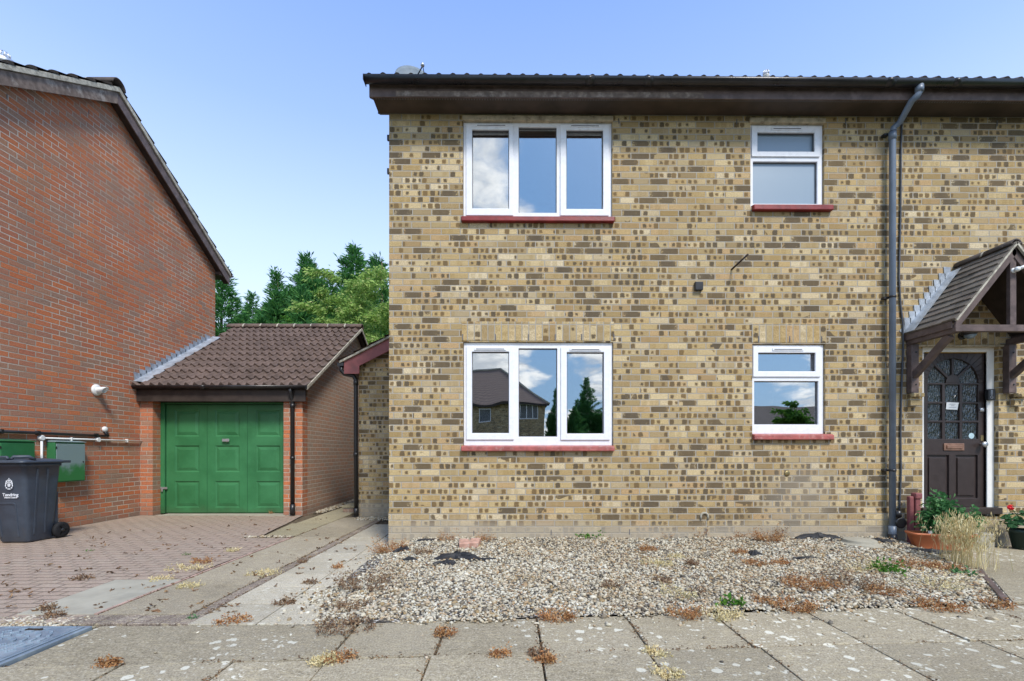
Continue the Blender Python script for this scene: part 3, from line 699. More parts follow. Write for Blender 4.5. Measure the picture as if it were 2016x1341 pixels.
# eaves: soffit, fascia, gutter
EX0 = -1.56
sfm = MB().prism([(EX0+.03, -.255, SOF), (EX0+.03, .0, SOF), (WX1, .0, SOF), (WX1, -.255, SOF)], (0, 0, .02))
sfm.prism([(EX0+.02, .001, SOF), (WX0-.001, .001, SOF), (WX0-.001, .12, SOF+.07), (EX0+.02, .12, SOF+.07)], (0, 0, .02)); sfm.build('soffit', M['soffit'], H)
mb = MB()
for k in range(330): mb.box(EX0+.06+.03*k, EX0+.06+.03*k+.012, -.243, -.226, SOF-.004, SOF-.001)
mb.build('soffit_grille', M['vent'], H)
MB().box(EX0, WX1, -.278, -.256, SOF-.012, SOF+.165).build('fascia', M['brownwood'], H, bevel=.003)
MB().box(EX0+.3, 2.2, -.2815, -.2783, SOF-.004, SOF+.055).build('worn_paint_strip', M['weathered'], H)
# bargeboard on the left gable
sl = .60
for sgn, ya in ((1, -.255), (-1, 8.2)):
    yb = 4.0; za = SOF-.012; zb = SOF-.012+(yb-(-.255))*sl
    MB().prism([(EX0-.002, ya, za), (EX0-.002, yb, zb), (EX0-.002, yb, zb+.19), (EX0-.002, ya, za+.19)], (.022, 0, 0)).build('bargeboard', M['brownwood'], H, bevel=.003)
g = MB(); half_pipe(g, (EX0-.03, -.343, SOF+.148), (WX1, -.343, SOF+.140), .058); g.box(EX0-.034, EX0-.028, -.40, -.286, SOF+.09, SOF+.150)
for x in (.9, 1.55, 4.25, 5.0): half_pipe(g, (x-.05, -.343, SOF+.146), (x+.05, -.343, SOF+.146), .0615)
g.build('gutter', M['gutter'], H)
L = 5.25; S = Vector((0, cos(math.atan(sl)), sin(math.atan(sl))))
tiled((EX0-.02, -.35, SOF+.152), (1, 0, 0), S, WX1-EX0+.02, L, .30, .1535, .024, step=.018, seed=1).build('roof', M['darktile'], H)
rz = SOF+.125+4.35*sl
MB().prism([(EX0, -.30, SOF+.136), (EX0, 4.0, rz-.03), (EX0, 8.3, SOF+.11), (EX0, 8.3, SOF+.07), (EX0, 4.0, rz-.10), (EX0, -.28, SOF+.11)], (WX1-EX0, 0, 0)).build('roof_deck', M['soffit'], H)
tiled((WX1, 8.36, SOF+.12), (-1, 0, 0), Vector((0, -S.y, S.z)), WX1-EX0+.02, L, .30, .1535, .030, seed=2).build('roof', M['darktile'], H)
a, b = ridge_run((EX0, 4.0, rz+.0), (WX1, 4.0, rz+.0), .12, .45); a.build('ridge_tiles', M['darktile'], H); b.build('ridge_mortar', M['mortar'], H)

# grey downpipe
px = FX(1757, -.075); r = .034
def P3(px_, py_, Y): return onY(px_, py_, Y)
top = (FX(1810, -.343), -.343, SOF+.12)
pts = [top, (top[0], -.343, SOF+.03), (top[0]-.02, -.34, SOF-.01), (top[0]-.05, -.30, SOF-.04), (px+.05, -.12, SOF-.15), (px+.01, -.08, SOF-.19), (px, -.075, SOF-.24), (px, -.075, .12)]
dp = MB().tube(pts, r, 16).build('downpipe', M['greypipe'], H)
mb = MB()
mb.tube([(px, -.075, SOF-.24), (px, -.075, SOF-.33)], r+.006, 16); mb.tube([(top[0], -.343, SOF+.10), (top[0], -.343, SOF+.02)], r+.007, 16)
mb.tube([(px, -.075, .24), (px, -.075, .08)], r+.007, 16); mb.build_each('pipe_socket', M['greypipe'], dp)
for py in (262, 585, 926):
    z = FZ(1757, py, -.07); mb = MB().tube([(px, -.075, z-.012), (px, -.075, z+.012)], r+.005, 16); mb.box(px-.075, px-.02, -.05, 0, z-.012, z+.012); mb.build('pipe_bracket', M['blackplastic'], dp)
MB().tube([(px, -.075, .14), (px, -.085, .02)], r+.014, 16).build('pipe_shoe', M['blackplastic'], dp)
cp = [onY(*q, -.015) for q in ((1775,240),(1774,300),(1773,420),(1771,500),(1770,545),(1773,600),(1778,640),(1778,690),(1775,760),(1773,850),(1774,930),(1771,1000),(1769,1016))]
MB().tube(cp, .0095, 8).build('waste_cable', M['cable'], H)

# small fittings on the wall
x, _, z = onY(1374, 565); MB().box(x-.047, x+.047, -.045, 0, z-.05, z+.05).build('junction_box', M['blackplastic'], H, bevel=.006)
a = onY(1440, 531, 0); MB().tube([(a[0], 0.0, a[2]), (a[0]+.085, -.22, a[2]+.09)], .011, 10).build('overflow_pipe', M['darkwood'], H)
x, _, z = onY(1386, 1016)
mb = MB(); arc = [(x+.042*cos(t), -.012, z+.038*sin(t)) for t in np.linspace(0, pi, 13)]
mb.tube([(x-.042, -.012, z-.035)]+arc[::-1]+[(x+.042, -.012, z-.035)], .013, 8); mb.build('vent_cowl', M['concrete'], H)
MB().lathe([(.028, 0), (.034, -.008), (.026, -.014), (.008, -.014)], (FX(1549), -.0, FZ(1549, 932)), 'y', 14).build('vent_plug', M['brass'], H)
for py in (240+1, 268, 335): 
    pass
for py in (268, 334):
    z = FZ(766, py); MB().box(WX0-.03, WX0, .02, .05, z-.03, z+.03).build('wall_hook', M['blackplastic'], H)

# ---------------- front door -------------------------------------------------
yD = .085
D = MB(); fx0, fx1 = DR[0]+.0, FX(1954, .07); dx0, dx1 = FX(1819, yD), FX(1940, yD); dz0, dz1 = FZ(1880, 998, yD), FZ(1880, 695.5, yD)
door = MB().wall('y', fx0-.06, fx1, dz0-.1, DR[3]+.03, .05, .13, [(dx0-.03, FX(1943.5, .05), dz0-.2, dz1+.008)]).build('door', M['white'], H, bevel=.004)
MB().box(FX(1940, yD)+.002, FX(1943.5, .05), .062, .12, dz0-.05, dz1+.008).box(dx0, FX(1940, yD), .066, .12, dz1+.001, dz1+.007).build('timber_edge', M['yellowseal'], door)
Dx = lambda p: FX(p, yD); Dz = lambda p: FZ(1880, p, yD)
cols = [(1826.5, 1855), (1861, 1889.5), (1895, 1926)]; rows = [(757.5, 791), (795, 828), (832, 864)]
hl = [(Dx(a), Dx(b), Dz(d), Dz(c)) for a, b in cols for c, d in rows]
pan = [(Dx(1825), Dx(1868.5), Dz(981), Dz(896)), (Dx(1881.5), Dx(1925), Dz(981), Dz(896))]
xa, xb, zs = Dx(1826), Dx(1927), Dz(754)
leaf = MB().wall('y', dx0, dx1, dz0, zs, yD, yD+.04, hl+pan)
cx_, R_ = (xa+xb)/2, (xb-xa)/2; za_ = R_*1.0
n = 20; arc = [(cx_+R_*cos(pi*k/n), zs+(Dz(706)-zs)*sin(pi*k/n)) for k in range(n+1)]
def bound(x, z):
    dx, dz = x-cx_, z-zs+1e-6; k = min((dx1-cx_)/dx if dx > 1e-6 else 1e9, (dx0-cx_)/dx if dx < -1e-6 else 1e9, (dz1-zs)/max(dz, 1e-6)); return (cx_+dx*k, zs+dz*k)
for k in range(n):
    a, b = arc[k], arc[k+1]; c, d = bound(*b), bound(*a)
    poly = [a, b, c, d]
    for corner in ((dx1, dz1), (dx0, dz1)):
        an = lambda p: math.atan2(p[1]-zs, p[0]-cx_)
        if an(d) < an(corner) < an(c): poly = [a, b, c, corner, d]
    if k == 0: poly[-1] = (dx1, zs)
    if k == n-1: poly[2] = (dx0, zs)
    leaf.prism([(p[0], yD, p[1]) for p in poly], (0, .04, 0))
hub = [(cx_+.085*cos(pi*k/12), zs+.105*sin(pi*k/12)) for k in range(13)]
leaf.prism([(p[0], yD+.001, p[1]) for p in hub], (0, .03, 0))
for an in (pi/2, pi*.26, pi*.74):
    leaf.beam((cx_+.07*cos(an), yD+.016, zs+.08*sin(an)), (cx_+(R_+.01)*cos(an), yD+.016, zs+(R_*.98)*sin(an)), .028, .026, up=(0, 1, 0))
lf = leaf.build('door_leaf', M['doorpaint'], door, bevel=.004)
MB().box(dx0+.01, dx1-.01, yD+.026, yD+.032, Dz(870), dz1-.01).build('door_glass', M['obscure'], door)
for p in pan:
    MB().box(p[0]-.004, p[1]+.004, yD+.02, yD+.038, p[2]-.004, p[3]+.004).build('door_panel', M['doorpaint'], door)
    g_ = .03; MB().box(p[0]+g_, p[1]-g_, yD+.006, yD+.0198, p[2]+g_, p[3]-g_).build('raised_panel', M['doorpaint'], door, bevel=.008)
lb = (Dx(1857), Dx(1897), Dz(887), Dz(873)); m1 = MB().box(lb[0], lb[1], yD-.012, yD-.0005, lb[2], lb[3]); m1.build('letterbox', M['copper'], door, bevel=.004)
MB().box(lb[0]+.03, lb[1]-.03, yD-.022, yD-.0125, lb[2]+.022, lb[3]-.02).build('letterbox_flap', M['copper'], door, bevel=.004)
MB().lathe([(.012, 0), (.012, -.03), (.030, -.04), (.034, -.055), (.026, -.07), (.008, -.072)], (Dx(1930), yD-.0005, Dz(875)), 'y', 20).build('door_knob', M['metal'], door)
MB().lathe([(.026, 0), (.026, -.012), (.012, -.018)], (Dx(1932), yD-.0005, Dz(807)), 'y', 18).box(Dx(1928), Dx(1937), yD-.006, yD-.0005, Dz(811), Dz(803)).build('door_lock', M['metal'], door)
MB().box(Dx(1930), Dx(1936), yD-.005, yD-.0005, Dz(868), Dz(857)).build('lock_plate', M['brass'], door)
pn = MB().add([(Dx(1863), yD-.004, Dz(792)), (Dx(1887), yD-.004, Dz(793)), (Dx(1884), yD-.006, Dz(807)), (Dx(1861.5), yD-.006, Dz(806)), (Dx(1863), yD-.0025, Dz(792)), (Dx(1887), yD-.0025, Dz(793)), (Dx(1884), yD-.0045, Dz(807)), (Dx(1861.5), yD-.0045, Dz(806))],
   [(0,1,2,3),(7,6,5,4),(0,4,5,1),(1,5,6,2),(2,6,7,3),(3,7,4,0)]).build('paper_notice', M['paper'], door)
mb = MB()
for k, (a, b) in enumerate(((1868, 1880), (1871, 1878), (1867, 1881))): mb.box(Dx(a), Dx(b), yD-.0075, yD-.0068, Dz(796.2+3.2*k), Dz(795.2+3.2*k))
mb.build('notice_lines', M['ink'], door)
MB().lathe([(.036, 0), (.036, -.002)], (Dx(1916.5), yD+.0255, Dz(858)), 'y', 8).build('round_sticker', M['bluesticker'], door)
MB().box(fx0-.02, DR[1]+.02, -.03, .12, FZ(1900, 1012), FZ(1900, 999.5)).build('door_sill', M['darkwood'], door, bevel=.005)
MB().box(DR[0]-.06, DR[1]+.06, -.02, .05, DR[3]-.001, DR[3]+.02).build('door_head_strip', M['paleboard'], door, bevel=.004)
ks = MB().box(FX(1943, .02), FX(1957, .02), .0, .049, FZ(1950, 788), FZ(1950, 766)).build('key_safe', M['blackplastic'], door, bevel=.006)
mb = MB(); kx, kz = FX(1952, 0), FZ(1952, 777)
mb.tube([(kx+.014*cos(t), -.003, kz-.03+.016*sin(t)) for t in np.linspace(0, 2*pi, 17)], .0028, 6)
for k in range(4): mb.box(kx-.012, kx+.012, -.004, -.0005, kz+.003+.014*k, kz+.009+.014*k)
mb.build('key_safe_dial', M['metal'], ks)
MB().box(DR[0]+.05, DR[0]+.62, -.24, -.008, -.02, .17).build('door_step', M['concrete'], H, bevel=.01)
# behind the door
MB().box(dx0-.1, dx1+.1, .135, .15, .3, DR[3]).build('hall', M['soffit'], H)

# corbel bricks under the canopy brackets
for a in (1787, 1989):
    x0 = FX(a)
    MB().box(x0-.01, x0+.115, -.10, 0, FZ(1800, 783), FZ(1800, 775.5)).box(x0-.012, x0+.10, -.055, 0, FZ(1800, 800), FZ(1800, 783.5)).build_each('corbel_brick', M['ybrick'], H, bevel=.004)

# ================================================================== PORCH CANOPY
cx0, cx1, cxm = FX(1783), 6.02, 5.36; ef = -.60; ez, az = 2.50, 3.30
C = thing('porch_canopy', (cxm, 0, 2.4), 'tiled gable porch canopy on brown timber brackets over the front door', 'canopy')
sp = (az-ez)/(cxm-cx0)
for sgn, xe in ((1, cx0-.02), (-1, 2*cxm-cx0+.02)):
    S = Vector((sgn, 0, sp)).normalized(); Ls = Vector((cxm-cx0+.02, 0, (cxm-cx0+.02)*sp)).length
    A = (0, -1, 0) if sgn > 0 else (0, 1, 0)
    O = (xe, -.003 if sgn > 0 else ef-.05, ez-.0)
    tiled(O, A, S, .647, Ls, .092, .165, 0, prof='flat', step=.020, seed=4).build('roof', M['canopytile'], C)
    nrm = Vector((-sgn*sp, 0, 1)).normalized(); a_ = Vector((xe, 0, ez)); b_ = Vector((cxm, 0, az+.02))
    MB().prism([a_-nrm*.001, b_-nrm*.001, b_-nrm*.03, a_-nrm*.03+Vector((0,0,0))], (0, ef-.02, 0)).build('roof_boarding', M['darkwood'], C)
    MB().prism([a_+Vector((0, ef-.03, 0))-nrm*.0, b_+Vector((0, ef-.03, 0)), b_+Vector((0, ef-.03, 0))-nrm*.018, a_+Vector((0, ef-.03, 0))-nrm*.018], (0, -.024, 0)).build('verge_mortar', M['undercloak'], C)
    d_ = Vector((0, 0, -1)); aa = a_-nrm*.031; bb = b_-nrm*.031
    MB().prism([aa, bb, bb+d_*.10, aa+d_*.10+Vector((0,0,0))], (0, .028, 0)).build('bargeboard', M['brownwood'], C, bevel=.003).location.y = 0
    bo = COL.objects[-1]; bo.location = (0, ef-.022, 0)
    # wall plate and fascia along the eave
    xw = xe+sgn*.05
    MB().box(xw-.03, xw+.03, ef+.01, -.001, ez-.125, ez-.055).build('eave_beam', M['brownwood'], C, bevel=.004)
    MB().box(xe+sgn*.0, xe+sgn*.018, ef+.005, -.001, ez-.075, ez-.004).build('eave_fascia', M['brownwood'], C, bevel=.003)
    MB().beam((xw, ef-.03, ez-.095), (xw, ef+.02, ez-.095), .07, .05).build('beam_end', M['brownwood'], C, bevel=.004)
    xp = xw+sgn*.02
    MB().box(xp-.045, xp+.045, -.075, -.001, FZ(1800, 775), ez-.126).build('wall_post', M['brownwood'], C, bevel=.005)
    MB().beam((xp, -.06, FZ(1800, 742)), (xp, ef+.09, ez-.13), .055, .075).build('brace', M['brownwood'], C, bevel=.005)
    mb = MB()
    for zz in (2.28, 1.90): mb.lathe([(.011, 0), (.009, -.006)], (xp+.01, -.0755, zz), 'y', 10)
    mb.build_each('bolt', M['blackplastic'], C)
MB().box(cx0+.0, 2*cxm-cx0, ef-.02, ef+.03, ez-.115, ez-.045).build('tie_beam', M['brownwood'], C, bevel=.004)
MB().box(cxm-.033, cxm+.033, ef-.012, ef+.03, ez-.044, az-.08).build('king_post', M['brownwood'], C, bevel=.004)
a, b = ridge_run((cxm, -.003, az-.005), (cxm, ef-.05, az-.005), .065, .33); a.build('ridge_tiles', M['darktile'], C); b.build('ridge_mortar', M['undercloak'], C)
# stepped lead flashing on the wall
def flashing(name, par, p0, run, rise, n, up, mapf, thick, strip=None, jag=.03):
    pts = []; 
    top = []
    for k in range(n):
        a = run*k; zb = rise*k
        top += [(a-jag*.2, zb+up), (a+run*.98, zb+up*.93)]
    poly = [(0, 0)]+top+[(run*n, rise*n)]
    mb = MB()
    for k in range(n):
        a, zb = run*k, rise*k
        mb.prism([mapf(a-run*.28, zb+up), mapf(a+run+run*.08, zb+up-.004), mapf(a+run+run*.08, zb+rise), mapf(a, zb)][::-1], thick)
    mb.build(name, M['lead'], par, bevel=.001)
S = Vector((1, 0, sp)).normalized(); nL = 9; run = .085*.98/sp*1.0
z0f = ez+.03; stepz = .0755
flashing('lead_flashing', C, None, stepz/sp, stepz, 9, .175, lambda a, z: (cx0-.01+a, -.010, z0f+z), (0, .006, 0))
mb = MB(); a_ = Vector((cx0-.02, 0, ez)); L_ = .92*Vector((cxm-cx0, 0, az-ez)).length; nrm = Vector((-sp, 0, 1)).normalized()
mb.prism([a_+nrm*.024, a_+S*L_+nrm*.024, a_+S*L_+nrm*.024+Vector((0, -.13, 0)), a_+nrm*.024+Vector((0, -.16, 0))], nrm*.004)
mb.prism([a_+nrm*.028, a_+S*L_+nrm*.028, a_+S*L_+nrm*.075, a_+nrm*.075], (0, -.006, 0))
mb.build('lead_apron', M['lead'], C)

def sphere(mb, c, r, n=14, m=9, sq=(1, 1, 1)):
    vs = [(c[0]+r*sq[0]*sin(pi*j/m)*cos(2*pi*i/n), c[1]+r*sq[1]*sin(pi*j/m)*sin(2*pi*i/n), c[2]+r*sq[2]*cos(pi*j/m)) for j in range(m+1) for i in range(n)]
    mb.add(vs, [(j*n+i, (j+1)*n+i, (j+1)*n+(i+1) % n, j*n+(i+1) % n) for j in range(m) for i in range(n)], True); return mb
lm = onY(1908, 657, -.12); LT = thing('wall_lantern', (lm[0], 0, lm[2]), 'dark wall lantern hanging under the porch canopy above the front door', 'lamp')
mb = MB().lathe([(.045, 0), (.045, -.015), (.02, -.02)], (lm[0]+.02, -.005, lm[2]), 'y', 16); mb.tube([(lm[0]+.02, -.02, lm[2]), (lm[0], -.09, lm[2]-.02), (lm[0]-.01, -.12, lm[2]+.02)], .014, 8)
mb.lathe([(.02, .05), (.075, .02), (.08, -.0), (.06, -.02)], (lm[0]-.01, -.13, lm[2]), 'z', 18); mb.build('lamp_body', M['blackplastic'], LT)
sphere(MB(), (lm[0]-.0, -.13, lm[2]+.0), .062, sq=(1, 1, 1)).build('lamp_globe', M['frosted'], LT)
lp = onY(2003, 530, ef-.05); SL = thing('security_light', (lp[0], lp[1], lp[2]), 'white ball-mounted security light on the canopy king post', 'lamp')
mb = MB().lathe([(.026, .03), (.028, .0), (.020, -.01)], (lp[0], ef-.015, lp[2]), 'y', 14); sphere(mb, (lp[0], ef-.05, lp[2]), .026); mb.tube([(lp[0], ef-.05, lp[2]), (lp[0]+.07, ef-.08, lp[2]+.025)], .018, 10); mb.build('mount', M['white'], SL)
MB().lathe([(.022, 0), (.045, .03), (.05, .09), (.042, .10)], (lp[0]+.065, ef-.08, lp[2]+.03), 'x', 16).build('lamp_head', M['white'], SL)

# satellite dish on the roof slope
dc = onY(811, 153, 1.5); DI = thing('satellite_dish', (dc[0], 1.5, dc[2]-.3), 'grey satellite dish rising above the left end of the brown gutter', 'satellite dish')
mb = MB(); R0 = .245
prof = [(R0*k/8, -.065*(1-(k/8)**2)) for k in range(9)][1:]
nV = 30; vs = []; ax = Vector((.22, -.9, .36)).normalized(); uu = ax.cross(Vector((0, 0, 1))).normalized(); vv = uu.cross(ax).normalized()
for r_, h in prof+[(R0, .004)]+[(q[0], q[1]+.006) for q in prof[::-1]]:
    for k in range(nV): t_ = 2*pi*k/nV; vs.append(Vector(dc)+uu*r_*cos(t_)*1.02+vv*r_*1.1*sin(t_)-ax*(-h))
m_ = len(prof)*2+1
mb.add(vs, [(j*nV+k, j*nV+(k+1) % nV, (j+1)*nV+(k+1) % nV, (j+1)*nV+k) for j in range(m_-1) for k in range(nV)]+[tuple(range(nV))], True)
mb.build('dish', M['alu'], DI)
MB().tube([Vector(dc)-vv*.19+ax*.02, Vector(dc)-vv*.12+ax*.25-uu*.14], .009, 8).tube([Vector(dc)-uu*.2, Vector(dc)-vv*.1+ax*.26-uu*.14], .006, 6).build('feed_arm', M['blackplastic'], DI)
sphere(MB(), Vector(dc)-vv*.11+ax*.26-uu*.14, .03).build('receiver', M['metal'], DI)
MB().tube([(dc[0], 1.56, dc[2]-.05), (dc[0], 1.58, dc[2]-.85)], .02, 10).build('mast', M['metal'], DI)
def cowl(par, c, r, h, nb=10, ring=True):
    mb = MB()
    for k in range(nb):
        t_ = 2*pi*k/nb; mb.tube([(c[0]+r*cos(t_), c[1]+r*sin(t_), c[2]), (c[0]+r*1.05*cos(t_), c[1]+r*1.05*sin(t_), c[2]+h*.7), (c[0]+r*.5*cos(t_), c[1]+r*.5*sin(t_), c[2]+h)], .007, 5)
    return mb.build('wire_guard', M['metal'], par)
c_ = onY(1508, 150, 2.6); VP = thing('flue_terminal', (c_[0], 2.6, c_[2]-.3), 'small wire-topped flue terminal peeping over the gutter right of the middle of the roof', 'flue')
MB().lathe([(.05, -.5), (.05, -.01), (.06, 0)], c_, 'z', 14).build('pipe', M['white'], VP); cowl(VP, c_, .045, .10)

# ================================================================== LEAN-TO behind the yellow house
LN = thing('lean_to', (-2.0, 2.47, 0), 'low yellow brick lean-to with maroon bargeboard between the garage and the house', 'outbuilding')
lx0, lx1 = -2.55, WX0-.003; sL = .51; yF = 2.47
zt = lambda x: 2.60+(x+2.80)*sL
mb = MB(); mb.prism([(lx0, yF, -.1), (lx1, yF, -.1), (lx1, yF, zt(lx1)-.06), (lx0, yF, zt(lx0)-.06)], (0, .2, 0)); mb.wall('x', yF+.2, 7.5, -.1, zt(lx0)-.06, lx0, lx0+.2); mb.build('wall', M['ybrick'], LN)
yb_ = yF-.14
MB().prism([(-2.755, yb_, 2.42), (-2.755, yb_, zt(-2.755)), (lx1, yb_, zt(lx1)), (lx1, yb_, zt(lx1)-.20), (-2.50, yb_, zt(-2.50)-.20), (-2.50, yb_, 2.42)], (0, .022, 0)).build('bargeboard', M['maroon'], LN, bevel=.003)
MB().prism([(-2.755, yb_+.0225, 2.43), (lx0-.001, yb_+.0225, 2.43), (lx0-.001, yb_+.0225, 2.45), (-2.755, yb_+.0225, 2.45)], (0, 5.0, 0)).prism([(-2.74, yb_+.0225, zt(-2.74)-.04), (lx1, yb_+.0225, zt(lx1)-.04), (lx1, yb_+.0225, zt(lx1)-.052), (-2.74, yb_+.0225, zt(-2.74)-.052)], (0, 5.0, 0)).build('soffit', M['darkwood'], LN)
MB().box(-2.757, -2.74, yb_+.023, 7.4, 2.45, 2.62).build('fascia', M['maroon'], LN)
MB().prism([(-2.82, yb_-.035, zt(-2.82)+.003), (lx1, yb_-.035, zt(lx1)+.003), (lx1, yb_-.035, zt(lx1)+.042), (-2.82, yb_-.035, zt(-2.82)+.042)], (0, .09, 0)).build('verge_mortar', M['undercloak'], LN, bevel=.004)
S = Vector((1, 0, sL)).normalized()
tiled((-2.83, 7.4, zt(-2.83)+.04), (0, -1, 0), S, 7.4-yb_+.05, 1.58, .29, .30, .028, seed=12).build('roof', M['tile'], LN)
g = MB(); half_pipe(g, (-2.81, yb_-.01, 2.60), (-2.81, 7.4, 2.60), .05); g.box(-2.862, -2.758, yb_-.014, yb_-.008, 2.55, 2.605); g.build('gutter', M['gutter'], LN)
MB().tube([(-2.81, yF-.10, 2.56), (-2.81, yF-.10, 2.48), (-2.77, yF-.09, 2.43), (-2.63, yF-.05, 2.40), (-2.585, yF-.045, 2.33), (-2.585, yF-.045, 1.2), (-2.58, yF-.045, .04)], .036, 14).build('downpipe', M['blackplastic'], LN)
MB().tube([(-2.583, yF-.045, .16), (-2.58, yF-.045, .03)], .045, 14).tube([(-2.585, yF-.045, 2.32), (-2.585, yF-.045, 2.24)], .042, 14).tube([(-2.585, yF-.045, 1.1), (-2.585, yF-.045, 1.03)], .042, 14).build_each('pipe_socket', M['blackplastic'], LN)
ST = thing('brick_step', (-2.9, G(8.8), 0), 'single low brick step capped with a buff slab beside the lean-to', 'step')
MB().box(-3.03, -2.68, G(8.62), G(9.1), -.02, .085).build('brick_base', M['bbrick'], ST, bevel=.004); MB().box(-3.05, -2.66, G(8.60), G(9.12), .0855, .125).build('slab', M['yellowpave'], ST, bevel=.005)

# ================================================================== RED HOUSE on the left
R = thing('red_brick_house', (-9.5, 2.0, 0), 'red brick house with plain gable wall and weathered bargeboards at the left', 'house')
rx = -6.44; sR = .61; yP, zP = 2.07, 6.73; y0r, y1r = -.66, 4.80
zr = lambda y: zP-abs(y-yP)*sR
mb = MB().prism([(rx, y0r, -.1), (rx, y1r, -.1), (rx, y1r, zr(y1r)+.06), (rx, yP, zP+.06), (rx, y0r, zr(y0r)+.06)], (-.2, 0, 0))
mb.box(-13, rx-.2, y0r, y0r+.2, -.1, zr(y0r)); mb.box(-13, rx-.2, y1r-.2, y1r, -.1, zr(y1r)); mb.build('wall', M['rbrick'], R)
xb = -6.30
for sgn, ye in ((-1, y0r-.3), (1, y1r+.3)):
    mk = 'weathered' if sgn < 0 else 'brownwood'
    ye_b = ye
    MB().prism([(xb, ye_b, zr(ye)), (xb, yP, zP), (xb, yP, zP+.19), (xb, ye_b, zr(ye)+.19)], (-.022, 0, 0)).build('bargeboard', M[mk], R, bevel=.003)
    MB().prism([(xb-.023, ye, zr(ye)+.03), (xb-.023, yP, zP+.03), (xb-.023, yP, zP+.05), (xb-.023, ye, zr(ye)+.05)], (-.115, 0, 0)).build('verge_soffit', M['darkwood'], R)
    MB().prism([(xb+.025, ye-.02*sgn*-1, zr(ye)+.191), (xb+.025, yP, zP+.191), (xb+.025, yP, zP+.270), (xb+.025, ye, zr(ye)+.270)], (-.12, 0, 0)).build('verge_mortar', M['undercloak'], R, bevel=.004)
    S = Vector((0, -sgn, sR)).normalized(); A = (-1, 0, 0)
    ln = Vector((0, abs(ye+.05*sgn-yP), abs(ye+.05*sgn-yP)*sR)).length
    tiled((xb+.03, ye+.05*sgn, zr(ye+.05*sgn)+.262), A, S, 6.7, ln, .345, .30, .02, step=.045, seed=20+sgn).build('roof', M['darktile'], R)
    MB().prism([(xb-.1, ye, zr(ye)+.19), (xb-.1, yP, zP+.19), (xb-.1, yP, zP+.235), (xb-.1, ye, zr(ye)+.235)], (-6.5, 0, 0)).build('roof_deck', M['soffit'], R)
    MB().box(-13, xb-.0225, min(ye, ye-sgn*.3), max(ye, ye-sgn*.3)-0.001, zr(ye)+.12, zr(ye)+.14).build('soffit', M['darkwood'], R)
MB().prism([(xb-.03, 4.82, 5.03), (xb-.03, 5.10, 5.03), (xb-.03, 5.10, zr(5.1)+.15), (xb-.03, 4.82, zr(4.82)+.1)], (-.4, 0, 0)).build('box_end', M['brownwood'], R, bevel=.003)
a, b = ridge_run((xb+.03, yP, zP+.262), (-13, yP, zP+.262), .13, .45); a.build('ridge_tiles', M['darktile'], R); b.build('ridge_mortar', M['mortar'], R)
g = MB(); half_pipe(g, (xb, 5.2, 5.15), (-12.9, 5.2, 5.15), .055); g.build('gutter', M['gutter'], R)
mb = MB()
for (px_, py_) in ((14, 190), (175, 221), (249, 280), (348, 422)):
    q = onX(px_, py_, rx+.002); mb.box(rx, rx+.003, q[1]-.006, q[1]+.006, q[2]-.03, q[2]+.03)
mb.build_each('weep_slot', M['vent'], R)
c_ = onX(8, 127, -6.9); VT = thing('roof_cowl', (c_[0], c_[1], c_[2]-.3), 'round metal flue cowl with wire guard above the red house verge', 'flue')
MB().lathe([(.10, -.45), (.10, -.06), (.16, -.05), (.16, .02), (.13, .05), (.05, .07)], c_, 'z', 22).build('pipe', M['metal'], VT); cowl(VT, (c_[0], c_[1], c_[2]+.06), .06, .11)

# fixtures on the red wall ------------------------------------------------------
def meter(y0, y1, z0, z1, label, mface):
    t_ = thing('meter_box', (rx, (y0+y1)/2, z0), label, 'meter box'); x1 = rx+.125
    MB().box(rx+.001, x1-.006, y0, y1, z0, z1).build('case', M['green'], t_, bevel=.004)
    MB().box(x1-.0055, x1+.006, y0+.012, y1-.008, z0+.012, z1-.02).build('door', mface, t_, bevel=.004)
    MB().prism([(rx+.001, y0-.006, z1+.001), (x1+.012, y0-.006, z1+.001), (x1+.012, y0-.006, z1+.012), (rx+.001, y0-.006, z1+.03)], (0, y1-y0+.012, 0)).build('top_cap', mface, t_, bevel=.002)
    MB().lathe([(.010, 0), (.010, .006)], (x1+.006, y1-.04, (z0+z1)/2), 'x', 10).build('latch', M['blackplastic'], t_); MB().box(x1+.002, x1+.012, y0+.002, y0+.012, z1-.09, z1-.06).build('hinge', M['blackplastic'], t_)
    return t_
meter(G(5.86), G(6.30), .66, 1.24, 'green meter box on the red wall behind the wheelie bin', M['green'])
meter(G(6.58), G(7.04), .68, 1.245, 'meter box with faded grey door on the red wall, right of the all-green one', M['fadedgreen'])
yq = lambda px_, py_: onX(px_, py_, rx+.03)
p0, p1 = yq(82, 863), yq(283, 868); zc = 1.30
CN = thing('white_conduit', (rx, p0[1], zc), 'thin white conduit with round junction boxes along the red wall', 'conduit')
MB().tube([(rx+.03, p0[1], zc), (rx+.03, p1[1], zc)], .0125, 10).tube([(rx+.03, p0[1], zc), (rx+.03, p0[1], .62)], .014, 10).build('pipe', M['white'], CN)
for px_ in (82, 193):
    q = yq(px_, 864); MB().lathe([(.038, .0), (.038, .045), (.03, .05)], (rx+.002, q[1], zc), 'x', 18).build('junction_box', M['white'], CN, bevel=.003)
for px_ in (140, 250):
    q = yq(px_, 864); MB().box(rx+.001, rx+.046, q[1]-.01, q[1]+.01, zc-.03, zc+.024).build('clip', M['white'], CN, bevel=.003)
q0, q1 = yq(-40, 853), yq(212, 858)
BP = thing('black_pipe', (rx, q1[1], 1.36), 'long black pipe fixed to the red wall just above the white conduit', 'pipe')
